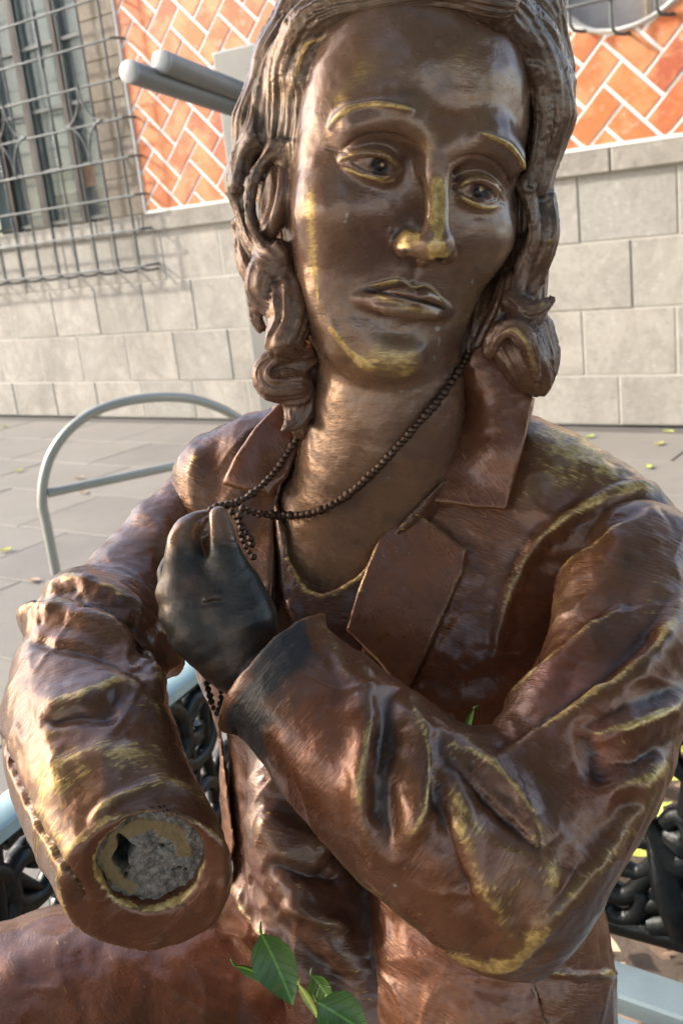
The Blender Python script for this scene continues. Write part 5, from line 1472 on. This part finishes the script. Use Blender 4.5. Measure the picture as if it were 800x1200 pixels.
for k in range(2600):
    u = BED_U + .03 + rr.rand() ** 1.3 * 2.2; d = BED_D + .05 + rr.rand() * 3.3
    R_ = np.array(Matrix.Rotation(rr.rand() * 6.28, 3, 'Z') @ Matrix.Rotation(rr.normal() * .45, 3, 'X') @ Matrix.Rotation(rr.normal() * .45, 3, 'Y'))
    s_ = rr.uniform(.5, 1.15)
    LVs.append((Lt * s_ * np.array([1, rr.uniform(.7, 1.2), rr.uniform(-2, 2.5)])) @ R_.T + wp(u, .03 + rr.rand() * .02, d)); LFs += [tuple(q + n0 for q in f) for f in base_f]; n0 += 15
lit = mesh_obj('leaf_litter', np.vstack(LVs), np.array([list(f) for f in LFs]), None, None, True, wp(BED_U + 1, 0, 4))
dm = NT('dry_litter'); gp_ = dm.n('ShaderNodeNewGeometry'); ri = gp_.outputs['Random Per Island']
dm.set(base=dm.mix(dm.mrange(dm.noise(dm.coord('Object'), 70, 3), .4, .7, 0, .5), dm.ramp(ri, [(0, (.20, .12, .07)), (.35, (.42, .28, .17)), (.7, (.55, .40, .27)), (.9, (.34, .20, .11)), (1, (.45, .42, .14))]), (.16, .09, .05)), rough=.6)
lit.data.materials.append(dm.m); tag(lit, 'carpet of dry brown leaves covering the soil beside the bench', 'leaf litter', kind='stuff')
def place_leaf(o, loc, yaw, pitch=0, roll=0):
    o.location = loc; o.rotation_euler = (roll, pitch, yaw)
fl = [(787, 913, 'y', .11), (738, 908, 'g', .08), (748, 985, 'g', .09), (735, 1000, 'y', .09), (771, 945, 'y', .07), (765, 958, 'y', .08), (795, 880, 'y', .05), (795, 790, 'g', .06), (790, 830, 'y', .06), (728, 968, 'y', .07), (718, 985, 'g', .05)]
side_words = {}
lab = {0: 'large bright lime leaf on the dry litter, beside the cast iron stem', 1: 'green leaf just behind the top curl of the bench scroll', 2: 'pale green leaf lying between two cast iron scrolls',
       3: 'long yellow green leaf low among the cast iron scrolls', 4: 'yellow leaf right above the thick iron stem', 5: 'yellow leaf touching the thick iron stem',
       6: 'small yellow leaf on the litter under the sleeve edge', 7: 'green leaf farthest back on the soil bed', 8: 'yellow leaf in the middle of the soil bed, apart from the bench',
       9: 'yellow leaf showing through a gap beside the bronze elbow', 10: 'small green leaf half hidden behind the bronze elbow'}
for i, (px_, py_, kd, L) in enumerate(fl):
    o = leaf_obj('fallen_leaf', MS['leaf_y' if kd == 'y' else 'leaf_l'], L, L * .45, .4); place_leaf(o, ground_pt(px_, py_, .06), random.uniform(0, 6.28), random.uniform(-.3, .3), random.uniform(-.3, .3))
    tag(o, lab[i], 'leaf', 'fresh leaves fallen on the soil bed')
fp = [(772, 520, 'small yellow leaf on the pavement nearest the wall, right side'), (782, 506, 'tiny yellow green leaf at the foot of the wall on the right'), (759, 547, 'yellow leaf on the pavement just above the bronze shoulder'),
      (690, 512, 'leaf on the pavement against the line of the bronze shoulder'), (6, 645, 'bright yellow leaf on a slab left of the hoop stand'), (98, 577, 'brown leaf just under the hoop crossbar'),
      (22, 552, 'yellow leaf by the left edge, in line with the crossbar'), (92, 560, 'brown leaf just inside the hoop bend'), (6, 500, 'leaf at the foot of the far left wall'), (40, 680, 'small brown leaf on a slab below the hoop bend')]
for i, (px_, py_, lb) in enumerate(fp):
    o = leaf_obj('fallen_leaf', MS['leaf_b' if 'brown' in lb else 'leaf_y'], .075, .04, .3); place_leaf(o, ground_pt(px_, py_, .008), random.uniform(0, 6.28)); tag(o, lb, 'leaf', 'leaves fallen on the pavement')
# leaves lying in the lap of the statue
def lap_leaf(tip0, tip1, z0, z1, W, mat, label, roll=0.0, name='leaf'):
    a, b = UW(*tip0, z0), UW(*tip1, z1); d = b - a; L = np.linalg.norm(d); d /= L
    nrm = C_POS - (a + b) / 2; nrm /= np.linalg.norm(nrm); y = np.cross(nrm, d); y /= np.linalg.norm(y); nz = np.cross(d, y)
    y2 = y * math.cos(roll) + nz * math.sin(roll); n2 = np.cross(d, y2)
    o = leaf_obj(name, mat, L, W, .25); o.matrix_world = Matrix([[d[i], y2[i], n2[i], ((a + b) / 2)[i]] for i in range(3)] + [[0, 0, 0, 1]]); tag(o, label, 'leaf', 'leaves lying on the statue'); return o
LG = MS['leaf_g']
lap_leaf((306, 1092), (344, 1176), .655, .650, .031, LG, 'broad dark green leaf lying upright in the bronze lap', .2)
lap_leaf((278, 1129), (332, 1156), .662, .655, .011, LG, 'narrow pale green leaf half under the broad leaf in the lap', .9)
lap_leaf((366, 1142), (392, 1182), .665, .655, .018, LG, 'small green leaf with a brown tip right of the broad leaf', .5)
lap_leaf((372, 1174), (432, 1212), .645, .640, .034, LG, 'glossy green leaf at the bottom edge in front of the coat', .1)
lap_leaf((350, 1152), (375, 1196), .650, .648, .006, MS['leaf_y'], 'thin curled yellow leaf between the green leaves in the lap', .4)
lap_leaf((556, 832), (534, 884), .66, .655, .006, LG, 'thin green blade poking out between coat and forearm', .5)
# ------------------------------------------------------------------ unseen plaza trees overhead and behind the viewer (they shade and reflect in the bronze)
MS['bark'] = mat_simple('bark', (.12, .09, .065), .9, n=14, var=.5, bump=.01)
def mat_crown():
    m = NT('tree_leaves'); r = m.n('ShaderNodeNewGeometry').outputs['Random Per Island']
    c = m.ramp(r, [(0, (.035, .075, .018)), (.6, (.06, .12, .025)), (1, (.10, .16, .035))])
    return m.set(base=c, rough=.5)
MS['crown'] = mat_crown()
def tree(x, y, h, R_, n, seed, label, zlo=.45, lim=None, size=.11):
    rg_ = np.random.RandomState(seed); t = empty('shade_tree', (x, y, 0), label, 'tree')
    t['group'] = 'plaza trees'
    m = MB(); b = np.array([x, y, 0.]); top = b + np.array([rg_.normal() * .2, rg_.normal() * .2, h * .62])
    m.tube([b, b + np.array([.03, .02, h * .2]), (b + top) / 2 + np.array([.08, -.05, 0]), top], [.19, .15, .12, .09], 12)
    auto_smooth(m.build('trunk', MS['bark'], t), 60)
    cl = []
    m = MB()
    for k in range(9):
        a = k * 2.4 + rg_.rand(); rr_ = R_ * rg_.uniform(.45, .95); s_ = b + (top - b) * rg_.uniform(.62, 1.0)
        e_ = np.array([x + rr_ * math.cos(a), y + rr_ * math.sin(a), h * rg_.uniform(.62, .95)])
        m.tube([s_, (s_ + e_) / 2 + np.array([0, 0, .25]), e_], [.06, .04, .015], 7); cl.append((e_, R_ * rg_.uniform(.26, .42)))
        cl.append(((s_ + e_) / 2 + rg_.normal(size=3) * .3 + np.array([0, 0, .4]), R_ * rg_.uniform(.24, .4)))
    auto_smooth(m.build('limb', MS['bark'], t), 60)
    cen = np.array([c for c, r in cl]); rad = np.array([r for c, r in cl])
    k = rg_.randint(0, len(cl), n); d = rg_.normal(size=(n, 3)); d /= np.linalg.norm(d, axis=1, keepdims=True)
    P = cen[k] + d * (rad[k] * rg_.rand(n) ** .45)[:, None] * np.array([1, 1, .62])
    ok = P[:, 2] > h * zlo
    if lim is not None: ok &= lim(P)
    P = P[ok]; n = len(P)
    u = rg_.normal(size=(n, 3)); u /= np.linalg.norm(u, axis=1, keepdims=True); w = np.cross(u, rg_.normal(size=(n, 3))); w /= np.linalg.norm(w, axis=1, keepdims=True)
    s_ = (size * rg_.uniform(.6, 1.2, n))[:, None]
    V = np.stack([P - u * s_, P + w * s_ * .45, P + u * s_, P - w * s_ * .45], 1).reshape(-1, 3)
    o = mesh_obj('crown', V, np.arange(4 * n).reshape(-1, 4), MS['crown'], t, False, None); return t
tree(2.7, -.6, 4.8, 3.3, 9000, 3, 'leafy shade tree standing in the soil bed over the bench', lim=lambda P: (P[:, 2] - EYE > .62 * P[:, 1] + .4))
tree(-3.3, -.5, 4.8, 3.1, 10500, 8, 'unseen leafy tree added left of the bench to break up the sun', lim=lambda P: (P[:, 2] - EYE > .62 * P[:, 1] + .4))  # added out of view; crown placed and thinned to dapple sun on the statue
tree(.6, -6.5, 6.0, 3.2, 7000, 12, 'leafy shade tree straight behind the viewer', size=.16, zlo=.25)
tree(-5.5, -7.5, 6.0, 3.2, 6000, 15, 'leafy shade tree behind the viewer to the left', size=.16, zlo=.25)
tree(6.5, -5.0, 6.0, 3.2, 6000, 19, 'leafy shade tree behind the viewer to the right', size=.16, zlo=.25)
